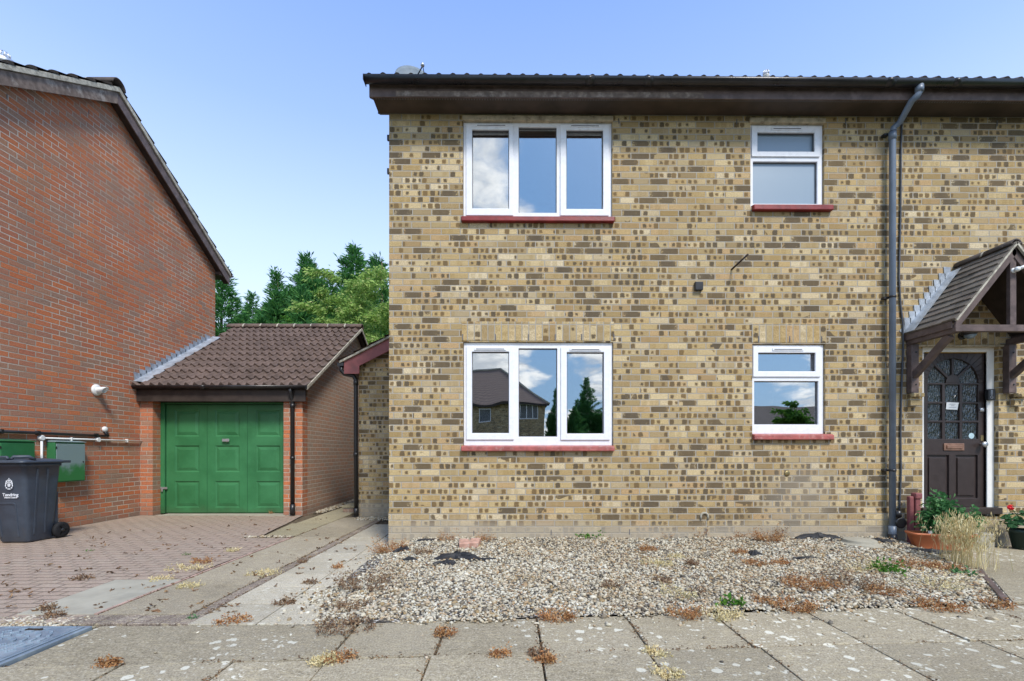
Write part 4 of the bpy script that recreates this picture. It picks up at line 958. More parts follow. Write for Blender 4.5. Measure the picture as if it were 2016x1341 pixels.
MB().tube([(rx+.03, q0[1], 1.37), (rx+.03, q1[1], 1.36)], .021, 10).tube([(rx+.03, q1[1], 1.36), (rx+.03, q1[1]-.02, 1.40), (rx-.02, q1[1]-.03, 1.47)], .024, 10).build('pipe', M['blackplastic'], BP)
for px_ in (2, 75, 190): q = yq(px_, 856); MB().box(rx, rx+.055, q[1]-.012, q[1]+.012, 1.34, 1.395).build('clip', M['blackplastic'], BP)
sphere(MB(), (rx+.012, q1[1]-.03, 1.47), .05, sq=(.6, 1, .9)).build('sealant', M['white'], BP)
f0 = onX(190, 768, rx+.01)
FL = thing('boiler_flue', (rx, f0[1], f0[2]), 'white round boiler flue sticking out of the red wall', 'flue')
MB().lathe([(.088, .001), (.088, .018), (.06, .032)], (rx, f0[1], f0[2]), 'x', 26).build('collar', M['white'], FL)
mb = MB(); n = 22; vs = []
for k in range(n): t_ = 2*pi*k/n; vs.append((rx+.02, f0[1]+.048*cos(t_), f0[2]+.048*sin(t_)))
for k in range(n): t_ = 2*pi*k/n; vs.append((rx+.15+.03*sin(t_), f0[1]+.048*cos(t_), f0[2]+.048*sin(t_)))
for k in range(n): t_ = 2*pi*k/n; vs.append((rx+.145+.03*sin(t_), f0[1]+.038*cos(t_), f0[2]+.038*sin(t_)))
for k in range(n): t_ = 2*pi*k/n; vs.append((rx+.08, f0[1]+.036*cos(t_), f0[2]+.036*sin(t_)))
mb.add(vs, [(j*n+k, j*n+(k+1) % n, (j+1)*n+(k+1) % n, (j+1)*n+k) for j in range(3) for k in range(n)]+[tuple(range(3*n, 4*n))], True); mb.build('pipe', M['white'], FL)

# ================================================================== GARAGE
GR = thing('garage', (-5.0, 2.7, 0), 'red brick garage with brown pantile roof and a green panelled door', 'garage')
gy, gx0, gx1 = 2.70, -6.438, -3.61; dX0, dX1 = -6.22, -3.94; yd = 2.90; sG = .597; yRg, zRg = 5.56, 4.02
MB().box(gx0, dX0, gy, yd+.1, -.1, 2.1).build('wall', M['rbrick'], GR); MB().box(dX1, gx1+.0, gy, gy+.215, -.1, 2.1).build('wall', M['rbrick'], GR)
zg = lambda y: 3.93-abs(y-yRg)*sG
mb = MB().prism([(gx1, gy+.216, -.1), (gx1, 8.4, -.1), (gx1, 8.4, zg(8.4)), (gx1, yRg, 3.93), (gx1, gy+.216, zg(gy+.2))], (-.2, 0, 0))
mb.box(gx0, gx1-.2, 8.2, 8.4, -.1, 2.2); mb.box(-6.64, -6.45, 4.81, 7.9, -.1, 2.3); mb.build('side_wall', M['bbrick'], GR)
MB().box(dX0, dX1, yd-.08, yd+.02, 2.0, 2.12).box(dX0-.05, dX1+.03, gy-.002, yd-.081, 2.03, 2.12).build('door_lintel', M['darkwood'], GR)
eY = 2.615
MB().box(gx0+.0, -3.52, eY, eY+.022, 1.985, 2.19).build('fascia', M['darkwood'], GR, bevel=.003)
MB().box(gx0, -3.55, eY+.0225, gy+.3, 1.985, 2.0).build('soffit', M['darkwood'], GR) if False else MB().box(gx0, -3.55, eY+.0225, gy-.001, 2.0, 2.015).build('soffit', M['darkwood'], GR)
g = MB(); half_pipe(g, (gx0, eY-.06, 2.25), (-3.46, eY-.06, 2.25), .056); g.box(-3.466, -3.458, eY-.116, eY-.004, 2.193, 2.253)
for x in (-5.25,): half_pipe(g, (x-.05, eY-.06, 2.25), (x+.05, eY-.06, 2.25), .062)
g.build('gutter', M['gutter'], GR)
S = Vector((0, 1, sG)).normalized(); Lg = Vector((0, yRg-eY+.08, (yRg-eY+.08)*sG)).length
zE = zRg-(yRg-(eY-.08))*sG
tiled((gx0+.002, eY-.08, zE), (1, 0, 0), S, -3.47-gx0, Lg, .312, .1488, .050, step=.048, seed=30).build('roof', M['tile'], GR)
tiled((-6.62, yRg-.75, zRg-.75*sG), (1, 0, 0), S, .18, .87, .312, .18, .042, step=.034, seed=33).build('roof', M['tile'], GR) if False else None
tiled((-3.47, 2*yRg-eY+.08, zE), (-1, 0, 0), Vector((0, -S.y, S.z)), 3.1, Lg, .312, .1488, .042, step=.034, seed=31).build('roof', M['tile'], GR)
MB().prism([(gx0, eY, zE-.01+.03), (gx0, yRg, zRg-.03), (gx0, 2*yRg-eY, zE+.02), (gx0, 2*yRg-eY, zE-.04), (gx0, yRg, zRg-.09), (gx0, eY, zE-.03)], (2.92, 0, 0)).build('roof_deck', M['darkwood'], GR)
for a_, b_ in ((eY-.07, yRg), (2*yRg-eY+.07, yRg)):
    za, zb = zE-.0, zRg-.0
    MB().prism([(-3.475, a_, za-.035), (-3.475, b_, zb-.045), (-3.475, b_, zb+.02), (-3.475, a_, za+.03)], (.022, 0, 0)).build('verge_mortar', M['undercloak'], GR, bevel=.004)
a, b = ridge_run((-6.6, yRg, zRg+.005), (-3.44, yRg, zRg+.005), .115, .40, 3); a.build('ridge_tiles', M['tile'], GR); b.build('ridge_mortar', M['undercloak'], GR)
MB().tube([(-3.76, eY-.05, 2.22), (-3.76, eY-.045, 2.14), (-3.76, gy-.05, 2.0), (-3.76, gy-.05, .03)], .036, 14).build('downpipe', M['blackplastic'], GR)
MB().tube([(-3.76, gy-.05, .2), (-3.76, gy-.05, .02)], .045, 14).tube([(-3.76, gy-.05, 1.95), (-3.76, gy-.05, 1.88)], .043, 14).tube([(-3.76, gy-.05, 1.03), (-3.76, gy-.05, .98)], .043, 14).build_each('pipe_socket', M['blackplastic'], GR)
# stepped flashing on the red wall
stz = .075; nst = 24
flashing('lead_flashing', GR, None, stz/sG, stz, int((4.80-(eY-.02))/(stz/sG))-1, .17, lambda a_, z: (rx+.016, eY-.04+a_, zE+.10+z), (-.006, 0, 0))
mb = MB(); p0_ = Vector((rx+.008, eY-.04, zE+.045)); L_ = (4.80-eY)/S.y; nG = Vector((0, -sG, 1)).normalized()
mb.prism([p0_, p0_+S*L_, p0_+S*L_+Vector((0, 0, .10)), p0_+Vector((0, 0, .10))], (.006, 0, 0))
mb.prism([p0_+nG*.075, p0_+S*L_+nG*.075, p0_+S*L_+nG*.055+Vector((.15, 0, 0)), p0_+nG*.055+Vector((.20, 0, 0))], nG*.005); mb.build('lead_soaker', M['lead'], GR)
# up-and-over door
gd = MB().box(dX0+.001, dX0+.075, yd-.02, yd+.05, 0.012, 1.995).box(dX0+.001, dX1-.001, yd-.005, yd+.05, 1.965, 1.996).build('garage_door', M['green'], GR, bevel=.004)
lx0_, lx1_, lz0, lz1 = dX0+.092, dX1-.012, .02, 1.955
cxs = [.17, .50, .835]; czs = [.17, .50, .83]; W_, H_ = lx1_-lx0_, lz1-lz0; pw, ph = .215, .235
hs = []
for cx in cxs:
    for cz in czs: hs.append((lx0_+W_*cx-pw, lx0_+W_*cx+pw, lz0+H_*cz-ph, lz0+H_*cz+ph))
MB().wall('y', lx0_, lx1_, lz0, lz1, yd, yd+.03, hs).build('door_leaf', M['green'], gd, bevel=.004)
for h in hs:
    mb = MB(); a, b, c, d = h; i = .022; j = .075
    mb.add([(a,yd+.006,c),(b,yd+.006,c),(b,yd+.006,d),(a,yd+.006,d), (a+i,yd+.016,c+i),(b-i,yd+.016,c+i),(b-i,yd+.016,d-i),(a+i,yd+.016,d-i), (a+j,yd+.003,c+j),(b-j,yd+.003,c+j),(b-j,yd+.003,d-j),(a+j,yd+.003,d-j)],
           [(0,1,5,4),(1,2,6,5),(2,3,7,6),(3,0,4,7),(4,5,9,8),(5,6,10,9),(6,7,11,10),(7,4,8,11),(8,9,10,11)])
    mb.build('door_panel', M['green'], gd)
mb = MB()
for cx in (.335, .665): mb.box(lx0_+W_*cx-.003, lx0_+W_*cx+.003, yd-.002, yd-.0004, lz0+.01, lz1-.01)
mb.build('leaf_seam', plain('dark_green', (.012,.08,.028), .5), gd)
hx, hz = onY(447, 867, yd)[0], onY(447, 867, yd)[2]
MB().lathe([(.03, 0), (.03, -.012), (.014, -.018), (.014, -.035)], (hx, yd-.0005, hz), 'y', 16).box(hx-.065, hx+.06, yd-.045, yd-.03, hz-.024, hz+.026).build('handle', M['metal'], gd, bevel=.005)
hz2 = onY(330, 961, yd)[2]; MB().box(dX0+.01, dX0+.13, yd-.035, yd-.021, hz2-.018, hz2+.02).box(dX0+.03, dX0+.06, yd-.05, yd-.035, hz2-.06, hz2-.01).build('bolt_lock', M['metal'], gd, bevel=.004)
MB().box(lx1_-.01, lx1_+.004, yd-.03, yd-.001, hz2-.02, hz2+.02).build('catch', M['metal'], gd)
# inside of garage closed
MB().box(dX0, dX1, yd+.06, yd+.07, -.02, 2.0).build('inner_panel', M['darkwood'], GR)

# ================================================================== WHEELIE BIN
def text_mesh(s, size, name, mat, parent, loc, thick=.0008, bold=0.0):     # text in the plane facing -Y
    cu = bpy.data.curves.new('lettering', 'FONT'); cu.body = s; cu.size = size; cu.extrude = thick; cu.align_x = 'CENTER'; cu.offset = bold
    tmp = bpy.data.objects.new('lettering', cu); COL.objects.link(tmp); dg = bpy.context.evaluated_depsgraph_get(); dg.update()
    me = bpy.data.meshes.new_from_object(tmp.evaluated_get(dg)); bpy.data.objects.remove(tmp)
    me.transform(Matrix.Rotation(radians(90), 4, 'X')); me.transform(Matrix.Translation(Vector(loc)-wpos(parent)))
    me.materials.clear(); me.materials.append(mat); o = bpy.data.objects.new(name, me); COL.objects.link(o); o.parent = parent; return o
bx, by0, by1 = -5.985, G(5.61), G(6.08)
B = thing('wheelie_bin', (bx, (by0+by1)/2, 0), 'charcoal wheelie bin with a white council crest standing on the drive by the red wall', 'wheelie bin')
def rrect(cx, cy, hx, hy, r, n=5):
    out = []
    for (sx, sy, a0) in ((1, 1, 0), (-1, 1, pi/2), (-1, -1, pi), (1, -1, 3*pi/2)):
        for k in range(n+1): t_ = a0+pi/2*k/n; out.append((cx+sx*(hx-r)+r*cos(t_), cy+sy*(hy-r)+r*sin(t_)))
    return out
def loft(levels):
    mb = MB(); n = len(levels[0][0]); vs = []
    for ring, z in levels: vs += [(p[0], p[1], z) for p in ring]
    fs = [(j*n+k, j*n+(k+1) % n, (j+1)*n+(k+1) % n, (j+1)*n+k) for j in range(len(levels)-1) for k in range(n)]
    mb.add(vs, fs, True); mb.f += [tuple(range(n))[::-1], tuple((len(levels)-1)*n+k for k in range(n))]; mb.sm += [False, False]; return mb
yc = (by0+by1)/2; hd = (by1-by0)/2
lv = []
for k, z in enumerate((0.01, .03, .25, .5, .75, .93)):
    q = z/.93; lv.append((rrect(bx, yc+.028*(1-q), .178+.052*q-(.01 if k == 0 else 0), hd-.075*(1-q)-(.01 if k == 0 else 0), .045), z))
for z, e in ((.93, .012), (.975, .012)): lv.append((rrect(bx, yc, .232+e, hd+e, .045), z))
body = loft(lv).build('body', M['binplastic'], B)
fy = lambda z: yc+.028*(1-z/.93)-(hd-.075*(1-z/.93))
# recessed-look mouldings on the front
mb = MB(); 
def fbar(x0, z0, x1, z1, w=.010, d=.006):
    mb.prism([(x0-w, fy(z0)-d, z0), (x0+w, fy(z0)-d, z0), (x1+w, fy(z1)-d, z1), (x1-w, fy(z1)-d, z1)], (0, d+.004, 0))
fbar(bx-.13, .08, bx-.14, .49); fbar(bx+.07, .08, bx+.075, .475); 
mb.prism([(bx-.15, fy(.48)-.006, .475), (bx+.085, fy(.48)-.006, .475), (bx+.06, fy(.49)-.006, .50), (bx-.14, fy(.49)-.006, .50)], (0, .01, 0))
mb.build('moulding', M['binplastic'], B, bevel=.004)
sx = bx+.232
mb = MB()
for yy in (yc-.07, yc+.06): mb.prism([(bx+.178+.052*.1, yy-.012, .1), (bx+.178+.052*.1, yy+.012, .1), (bx+.178+.052*.95, yy+.012, .9), (bx+.178+.052*.95, yy-.012, .9)], (.006, 0, 0))
mb.build_each('side_rib', M['binplastic'], B, bevel=.003)
n = 14; vs = []; ny = 12
prof = []
lid = loft([(rrect(bx, yc-.01, .262, hd+.042, .05), .972), (rrect(bx, yc-.01, .268, hd+.047, .055), .982), (rrect(bx, yc-.01, .262, hd+.04, .055), 1.0), (rrect(bx, yc-.01, .225, hd-.0, .06), 1.018), (rrect(bx, yc, .12, hd-.1, .05), 1.03)])
lid.build('lid', M['binplastic'], B)
lh = MB().tube([(bx+.10, by0-.02, 1.018), (bx+.11, by0-.0, 1.05), (bx+.235, by0+.05, 1.05), (bx+.25, by0+.11, 1.012)], .02, 8).tube([(bx-.12, by0-.02, 1.018), (bx-.10, by0-.02, 1.045), (bx+.05, by0-.02, 1.045), (bx+.07, by0-.02, 1.018)], .016, 8)
lh.build('lid_grip', M['binplastic'], B)
MB().tube([(bx-.21, by1+.075, .985), (bx+.25, by1+.075, .985)], .017, 10).box(bx-.19, bx-.15, by1-.01, by1+.07, .965, .995).box(bx+.15, bx+.19, by1-.01, by1+.07, .965, .995).box(bx+.225, bx+.262, by1-.02, by1+.095, .968, 1.0).build('handle', M['binplastic'], B, bevel=.004)
MB().box(bx-.17, bx+.17, by1-.06, by1+.02, .03, .60).build('back_housing', M['binplastic'], B, bevel=.01)
MB().tube([(bx-.22, by1+.005, .105), (bx+.23, by1+.005, .105)], .012, 8).build('axle', M['metal'], B)
for s_ in (-1, 1):
    xw = bx+s_*.215; w = MB().lathe([(.07, -.02*s_), (.10, -.022*s_), (.104, 0), (.10, .022*s_), (.072, .024*s_)], (xw, by1+.005, .104), 'x', 30).build('wheel', M['rubber'], B)
    MB().lathe([(.068, .018*s_), (.066, .026*s_), (.05, .014*s_), (.022, .014*s_), (.02, .034*s_), (.004, .036*s_)], (xw, by1+.005, .104), 'x', 24).build('hub', M['blackplastic'], w)
    mb = MB()
    for k in range(3): t_ = 2*pi*k/3; mb.beam((xw+.018*s_, by1+.005, .104), (xw+.018*s_, by1+.005+.066*cos(t_), .104+.066*sin(t_)), .012, .012, up=(1, 0, 0))
    mb.build('spoke', M['blackplastic'], w)
lz_ = FZ(20, 975, fy(.6)); lxx = FX(21, fy(.65))
text_mesh('Tendring', .052, 'lettering', M['logo'], B, (lxx, fy(.65)-.003, lz_-.012), bold=.0012)
text_mesh('District Council', .0235, 'lettering', M['logo'], B, (lxx, fy(.62)-.003, lz_-.036), bold=.0008)
# crest: helmet, shield, supporters and scroll as small raised white shapes
cz_ = FZ(21, 954, fy(.68)); cy_ = fy(.80)-.002; mb = MB()
def blob(dx, dz, w, h, n=6, rot=0):
    mb.prism([(lxx+dx+w*cos(2*pi*k/n+rot), cy_+ .10*( -dz)*0, cz_+dz+h*sin(2*pi*k/n+rot)) for k in range(n)], (0, -.0012, 0))
for s_ in (-1, 1):
    blob(s_*.030, .038, .008, .013); blob(s_*.036, .014, .009, .016, 5); blob(s_*.040, -.012, .007, .016, 5); blob(s_*.030, -.038, .010, .009, 5); blob(s_*.016, .052, .006, .010, 4); blob(s_*.018, .026, .007, .008)
blob(0, .066, .007, .012, 4); blob(0, .044, .011, .010, 8); blob(0, .022, .009, .008, 6)
mb.prism([(lxx-.018, cy_, cz_+.012), (lxx-.002, cy_, cz_+.012), (lxx-.002, cy_, cz_-.032), (lxx-.016, cy_, cz_-.018)], (0, -.0012, 0)).prism([(lxx+.018, cy_, cz_+.012), (lxx+.002, cy_, cz_+.012), (lxx+.002, cy_, cz_-.032), (lxx+.016, cy_, cz_-.018)], (0, -.0012, 0))
blob(0, -.052, .024, .006, 8); o = mb.build('crest', M['logo'], B)

# ================================================================== utility cover, loose things
UC = thing('utility_cover', (-2.9, G(2.68), 0), 'blue-grey embossed metal utility cover set in the paving at the lower left', 'manhole cover')
t = T('blue_grey_steel'); P = t.obj(); c = t.mix(t.ss(t.noise(P, 8, 5), .4, .7), (.21,.27,.33), (.34,.41,.46)); c = t.mix(t.ss(t.noise(P, 30, 4), .62, .75)*.5, c, (.24,.22,.18))
t.bsdf(c, .45, .35, .5, t.bump(t.noise(P, 60, 3), .2, .003)); M['cover'] = t.m
MB().box(-3.17, -2.605, G(2.40), G(2.955), -.02, .014).build('frame', M['cover'], UC, bevel=.004)
MB().box(-3.145, -2.63, G(2.425), G(2.93), .0145, .022).build('lid', M['cover'], UC, bevel=.004)
mb = MB(); rnd = random.Random(5); c0 = Vector((-2.887, G(2.68), .0225))
for r_, n_ in ((.06, 6), (.11, 10), (.16, 14), (.21, 18)):
    for k in range(n_):
        a = 2*pi*(k+.1)/n_; b = 2*pi*(k+.72)/n_
        pts = [c0+Vector((r_*cos(a+(b-a)*i/4), r_*sin(a+(b-a)*i/4), 0)) for i in range(5)]
        for p_, q_ in zip(pts[:-1], pts[1:]): mb.beam(p_, q_, .018, .014)
for s_ in (-1, 1):
    mb.beam(c0+Vector((s_*.235, -.22, 0)), c0+Vector((s_*.235, .22, 0)), .012, .007)
    mb.beam(c0+Vector((-.22, s_*.235, 0)), c0+Vector((.22, s_*.235, 0)), .012, .007)
mb.build('raised_pattern', M['cover'], UC, bevel=.002)
MB().box(-2.93, -2.83, G(2.86), G(2.88), .0221, .0275).build('key_slot', M['soil'], UC)

for i, (px_, py_, rz_, lab) in enumerate(((912, 1076, 6, 'left-hand of two worn pink bricks lying on the gravel by the wall'), (933, 1075, -4, 'right-hand of two worn pink bricks lying on the gravel by the wall'))):
    q = onZ(px_, py_, .10); b_ = MB().box(-.055, .055, -.11, .11, 0, .062).build('loose_brick', M['pinkbrick'], bevel=.008)
    b_.location = (q[0], q[1]+.1, gh(q[0], q[1])+.002); b_.rotation_euler = (radians(3), 0, radians(rz_)); tag(b_, lab, 'brick', 'loose bricks')

def crumple(name, px_, py_, w, d, h, label, seed, rz_=0, zb=.0):
    rnd = np.random.RandomState(seed); q = onZ(px_, py_, .06); n = 16; V = []; Fs = []
    for j in range(n+1):
        for i in range(n+1):
            u, v = i/n*2-1, j/n*2-1; rr = sqrt(u*u+v*v)
            e = 1+.35*sin(3.1*math.atan2(v, u)+seed)+.18*sin(7*math.atan2(v, u)+seed*2)
            x, y = u*w/2*e*.8, v*d/2*e*.8
            z = h*max(0, 1-rr**2*.8)*(.6+.4*sin(u*5+seed)*cos(v*6+seed*1.3))+rnd.uniform(-.004, .004)-(.012 if rr > 1.0 else 0)
            a = radians(rz_); V.append((x*cos(a)-y*sin(a)+q[0], x*sin(a)+y*cos(a)+q[1], gh(q[0], q[1])+z+.012+zb))
    for j in range(n):
        for i in range(n): a = j*(n+1)+i; Fs.append((a, a+1, a+n+2, a+n+1))
    mb = MB().add(V, Fs, False); o = mb.build(name, M['membrane'], origin=(q[0], q[1], gh(q[0], q[1]))); s = o.modifiers.new('thickness', 'SOLIDIFY'); s.thickness = .004
    return tag(o, label, 'weed membrane', 'exposed weed membrane')
crumple('weed_membrane', 905, 1098, .46, .22, .06, 'largest crumpled black membrane hump on the gravel below the loose bricks', 3, -8)
crumple('weed_membrane', 880, 1108, .24, .11, .035, 'small black membrane flap just left of the largest hump', 5, 15)
crumple('weed_membrane', 795, 1083, .14, .22, .03, 'narrow black membrane shred near the left corner of the house', 8, -20)
crumple('weed_membrane', 806, 1103, .15, .09, .03, 'tiny black membrane shred left of the largest hump, nearer the path', 9, 10)
crumple('weed_membrane', 956, 1102, .22, .06, .015, 'thin black membrane strip right of the largest hump', 12, 5)
crumple('weed_membrane', 845, 1070, .3, .06, .012, 'thin black membrane edge along the wall foot left of the bricks', 15, 0)
crumple('weed_membrane', 1610, 1064, .55, .22, .05, 'long black membrane flap beside the wall left of the round concrete cap', 17, 8)
crumple('weed_membrane', 1484, 1093, .13, .12, .05, 'small dark membrane lump under the right window', 21, 0)
crumple('weed_membrane', 1585, 1099, .26, .05, .012, 'thin black membrane edge in front of the round concrete cap', 23, 4)
crumple('weed_membrane', 1822, 1085, .60, .14, .03, 'black membrane edge in front of the terracotta trough', 25, -24)
crumple('weed_membrane', 1733, 1071, .25, .20, .03, 'black membrane piece between the concrete cap and the trough', 27, -20)

q = onZ(1690, 1066, .10); CP = MB().lathe([(.22, -.08), (.205, -.01), (.165, .0), (.16, .028), (.145, .034), (.02, .036)], (0, 0, 0), 'z', 32).build('concrete_cap', M['concrete'], bevel=.003); CP.location = (q[0], q[1]-.02, gh(q[0], q[1])+.015)
tag(CP, 'round concrete cap in the gravel beside the downpipe foot', 'drain cap')
crumple('weed_membrane', 1690, 1070, .75, .30, .012, 'black membrane collar round the concrete cap', 31, 0, -.008)
q = onY(1772, 1026, -.10); GU = thing('gully_cover', (q[0], q[1], .05), 'dark round pipe fitting leaning at the wall between downpipe and trough', 'drain fitting')
MB().lathe([(.045, -.02), (.062, -.02), (.062, .02), (.045, .02), (.042, 0)], (q[0], q[1], q[2]-.02), 'y', 24).build('ring', M['blackplastic'], GU)
MB().tube([(q[0]-.02, q[1], q[2]+.05), (q[0]-.03, q[1], q[2]+.12)], .035, 12).build('stub', M['blackplastic'], GU)

# maroon timber posts
for i, (px_, top_, w, lab) in enumerate(((1792, 977, .052, 'lower maroon round-edged post behind the trough, nearer the downpipe'), (1804, 972, .060, 'taller maroon post with a capped top behind the trough'))):
    q = onY(px_, top_, -.12); po = thing('post', (q[0], q[1], 0), lab, 'post', 'maroon posts by the door')
    MB().box(q[0]-w/2, q[0]+w/2, q[1]-w/2, q[1]+w/2, .02, q[2]).build('shaft', M['maroon'], po, bevel=.012)
    if i: MB().box(q[0]-w/2-.008, q[0]+w/2+.012, q[1]-w/2-.012, q[1]+w/2+.01, q[2]-.06, q[2]+.01).build('cap', M['maroon'], po, bevel=.014)

# ================================================================== vegetation helpers
def leaves_mesh(name, centers, dirs, L, Wd, mat, parent=None, rs=None, fold=.25, droop=0):
    """one folded pointed leaf (4 tris -> 2 quads) per centre"""
    n = len(centers); D = dirs/np.linalg.norm(dirs, axis=1, keepdims=True)
    R_ = rs.normal(size=(n, 3)); Sd = np.cross(D, R_); Sd /= np.linalg.norm(Sd, axis=1, keepdims=True)+1e-9; Nn = np.cross(Sd, D)
    L = (L*rs.uniform(.65, 1.3, n))[:, None]; Wd = (Wd*rs.uniform(.7, 1.25, n))[:, None]
    b = centers; tip = centers+D*L-np.array([0, 0, 1])*L*droop; mid = centers+D*L*.5
    l = mid+Sd*Wd*.5+Nn*Wd*fold; r = mid-Sd*Wd*.5+Nn*Wd*fold
    V = np.stack([b, l, tip, r], 1).reshape(-1, 3); Fq = np.arange(4*n).reshape(n, 4)
    return np_mesh(name, V, Fq, mat, parent)
def blades_mesh(name, bases, dirs, L, w, mat, parent=None, rs=None, bend=.3, seg=3):
    n = len(bases); D = dirs/np.linalg.norm(dirs, axis=1, keepdims=True); L = L if hasattr(L, '__len__') else L*rs.uniform(.5, 1.1, n)
    side = np.cross(D, rs.normal(size=(n, 3))); side /= np.linalg.norm(side, axis=1, keepdims=True)+1e-9
    bd = rs.normal(size=(n, 3)); bd[:, 2] = -abs(bd[:, 2])*.7; rows = []
    for k in range(seg+1):
        u = k/seg; c = bases+D*(L*u)[:, None]+bd*(L*bend*u*u)[:, None]; ww = w*(1-u*.85)
        rows += [c+side*ww/2, c-side*ww/2]
    V = np.stack(rows, 1).reshape(-1, 3); m = 2*(seg+1); base = (np.arange(n)*m)[:, None]
    Fq = np.concatenate([base+np.array([[2*k, 2*k+1, 2*k+3, 2*k+2]]) for k in range(seg)], 0)
    return np_mesh(name, V, Fq, mat, parent)

def dry_weed(px_, py_, h, spread, label, mat='rust', n=40, seed=1, zz=None, name='dry_weed', cat='weed', group='dried weeds on the gravel', green=False):
    rs_ = np.random.RandomState(seed); q = onZ(px_, py_, .05 if zz is None else zz)
    z = (gh(q[0], q[1]) if zz is None else zz); r_ = thing(name, (q[0], q[1], z), label, cat, group)
    c = np.array([q[0], q[1], z]); az_ = rs_.uniform(0, 2*pi, n); rr = spread*np.sqrt(rs_.uniform(0, 1, n))*.45
    bases = c+np.stack([rr*np.cos(az_), rr*np.sin(az_)*.7, np.zeros(n)], 1); el = rs_.uniform(.25, 1.3, n)
    dirs = np.stack([np.cos(az_)*np.cos(el), np.sin(az_)*np.cos(el), np.sin(el)], 1); Ls = h*rs_.uniform(.4, 1.05, n)*(.55+.45*np.sin(el))
    blades_mesh('stems', bases, dirs, Ls, .0036, M[mat], r_, rs_, .35)
    k = 10 if not green else 3; u = rs_.uniform(.2, 1.0, (n, k)); C_ = (bases[:, None]+dirs[:, None]*(Ls[:, None]*u)[..., None]).reshape(-1, 3)+rs_.normal(0, .012, (n*k, 3))
    C_[:, 2] = np.maximum(C_[:, 2], z+.004); leaves_mesh('seed_heads' if not green else 'leaves', C_, rs_.normal(size=(n*k, 3))+np.array([0, 0, .2]), .019 if not green else (.045 if name == 'green_weed' else .016), .0085 if not green else (.022 if name == 'green_weed' else .008), M[mat], r_, rs_)
    return r_
spots = [ # px, py, height, spread, label, mat, n
 (765,1082,.20,.30,'orange dried bush at the left foot of the house wall','rust',90),
 (955,1072,.17,.10,'upright dried weed against the wall just right of the loose bricks','rust',24),
 (880,1072,.17,.12,'pale dried weed against the wall left of the loose bricks','rust',22),
 (717,1148,.22,.42,'largest dark brown dried weed spilling off the left edge of the gravel','brownweed',90),
 (675,1222,.08,.40,'low dark dried weed at the front left tip of the gravel','brownweed',60),
 (690,1185,.08,.20,'small brown weed on the left gravel edge above the tip','brownweed',30),
 (832,1092,.07,.22,'flat brown weed between the two small membrane shreds','brownweed',30),
 (1098,1205,.08,.20,'bright rusty tuft at the front edge of the gravel left of centre','rust',50),
 (876,1235,.05,.10,'tiny rusty tuft growing in the pavement joint below the gravel','rust',26),
 (1277,1088,.07,.16,'rusty tuft under the large lower window, right half','rust',40),
 (1238,1062,.13,.14,'thin reddish weed against the wall under the right end of the large window','rust',20),
 (1375,1064,.16,.12,'upright rusty weed against the wall between the windows','rust',26),
 (1310,1064,.10,.14,'short rusty weed against the wall right of the large window','rust',18),
 (1510,1072,.22,.26,'tall rusty dried bush against the wall under the right window','rust',80),
 (1545,1066,.20,.10,'spindly dried weed right of the tall rusty bush','brownweed',16),
 (1460,1066,.12,.10,'small dried weed against the wall left of the tall rusty bush','rust',16),
 (1455,1092,.05,.18,'low rusty mat in front of the small window, nearest the dark lump','rust',34),
 (1490,1112,.05,.24,'wide low rusty patch below the dark lump','rust',44),
 (1535,1110,.07,.16,'rusty tuft below the right end of the small window','rust',34),
 (1365,1112,.07,.14,'brown tuft in the middle of the gravel','brownweed',24),
 (1330,1100,.05,.14,'small straw tuft in the middle of the gravel','straw',24),
 (1295,1112,.07,.26,'pale straw tuft in the middle of the gravel, wider','straw',40),
 (1312,1140,.06,.18,'dark brown tuft left of centre in the gravel','brownweed',26),
 (1203,1150,.05,.16,'dark rusty tuft in the gravel below the window','brownweed',26),
 (1350,1202,.12,.20,'rusty forked tuft at the front edge of the gravel, centre','rust',40),
 (1420,1200,.07,.26,'straw coloured tuft at the front edge beside the green weed','straw',44),
 (1330,1165,.14,.26,'thin tall straw stems in the middle front of the gravel','straw',22),
 (1375,1160,.14,.08,'upright brown stalk in the middle of the gravel','brownweed',10),
 (1595,1148,.09,.42,'broad rusty mat right of the middle of the gravel','rust',110),
 (1560,1185,.09,.34,'rounded rusty mound near the front edge right of centre','rust',70),
 (1500,1175,.04,.14,'flat rusty fleck near the front edge','rust',20),
 (1690,1150,.20,.32,'airy tan dried plant left of the lime green weed','brownweed',60),
 (1700,1120,.20,.26,'pale straw stems behind the lime green weed','straw',30),
 (1745,1160,.06,.30,'flattened orange dried leaves in front of the lime green weed','rust',50),
 (1800,1115,.09,.34,'orange dried leaves right of the lime green weed','rust',60),
 (1860,1118,.08,.30,'dark orange dried leaves at the foot of the straw grass','rust',60),
 (1850,1185,.07,.36,'orange dried leaves at the front right edge of the gravel','rust',60),
 (1960,1180,.06,.22,'orange dried leaves in the front right corner of the gravel','rust',40),
 (1840,1150,.28,.34,'thin pale straw stems in front of the tall grass','straw',36),
 (1800,1065,.22,.12,'pale straw stems standing before the terracotta trough','straw',14),
]
for i, s_ in enumerate(spots): dry_weed(*s_[:5], mat=s_[5], n=s_[6], seed=50+i)
dry_weed(1165, 1066, .12, .26, 'bright green leafy weed against the wall under the large window', 'bright', 26, 3, name='green_weed', group='green weeds', green=True)
dry_weed(1440, 1182, .06, .14, 'small deep green weed at the front edge of the gravel', 'bright', 22, 4, name='green_weed', group='green weeds', green=True)
dry_weed(1745, 1122, .12, .22, 'lime green weed in the right half of the gravel', 'bright', 46, 5, name='green_weed', group='green weeds', green=True)
dry_weed(1895, 1126, .05, .14, 'small green weed at the foot of the straw grass', 'plant', 16, 6, name='green_weed', group='green weeds', green=True)
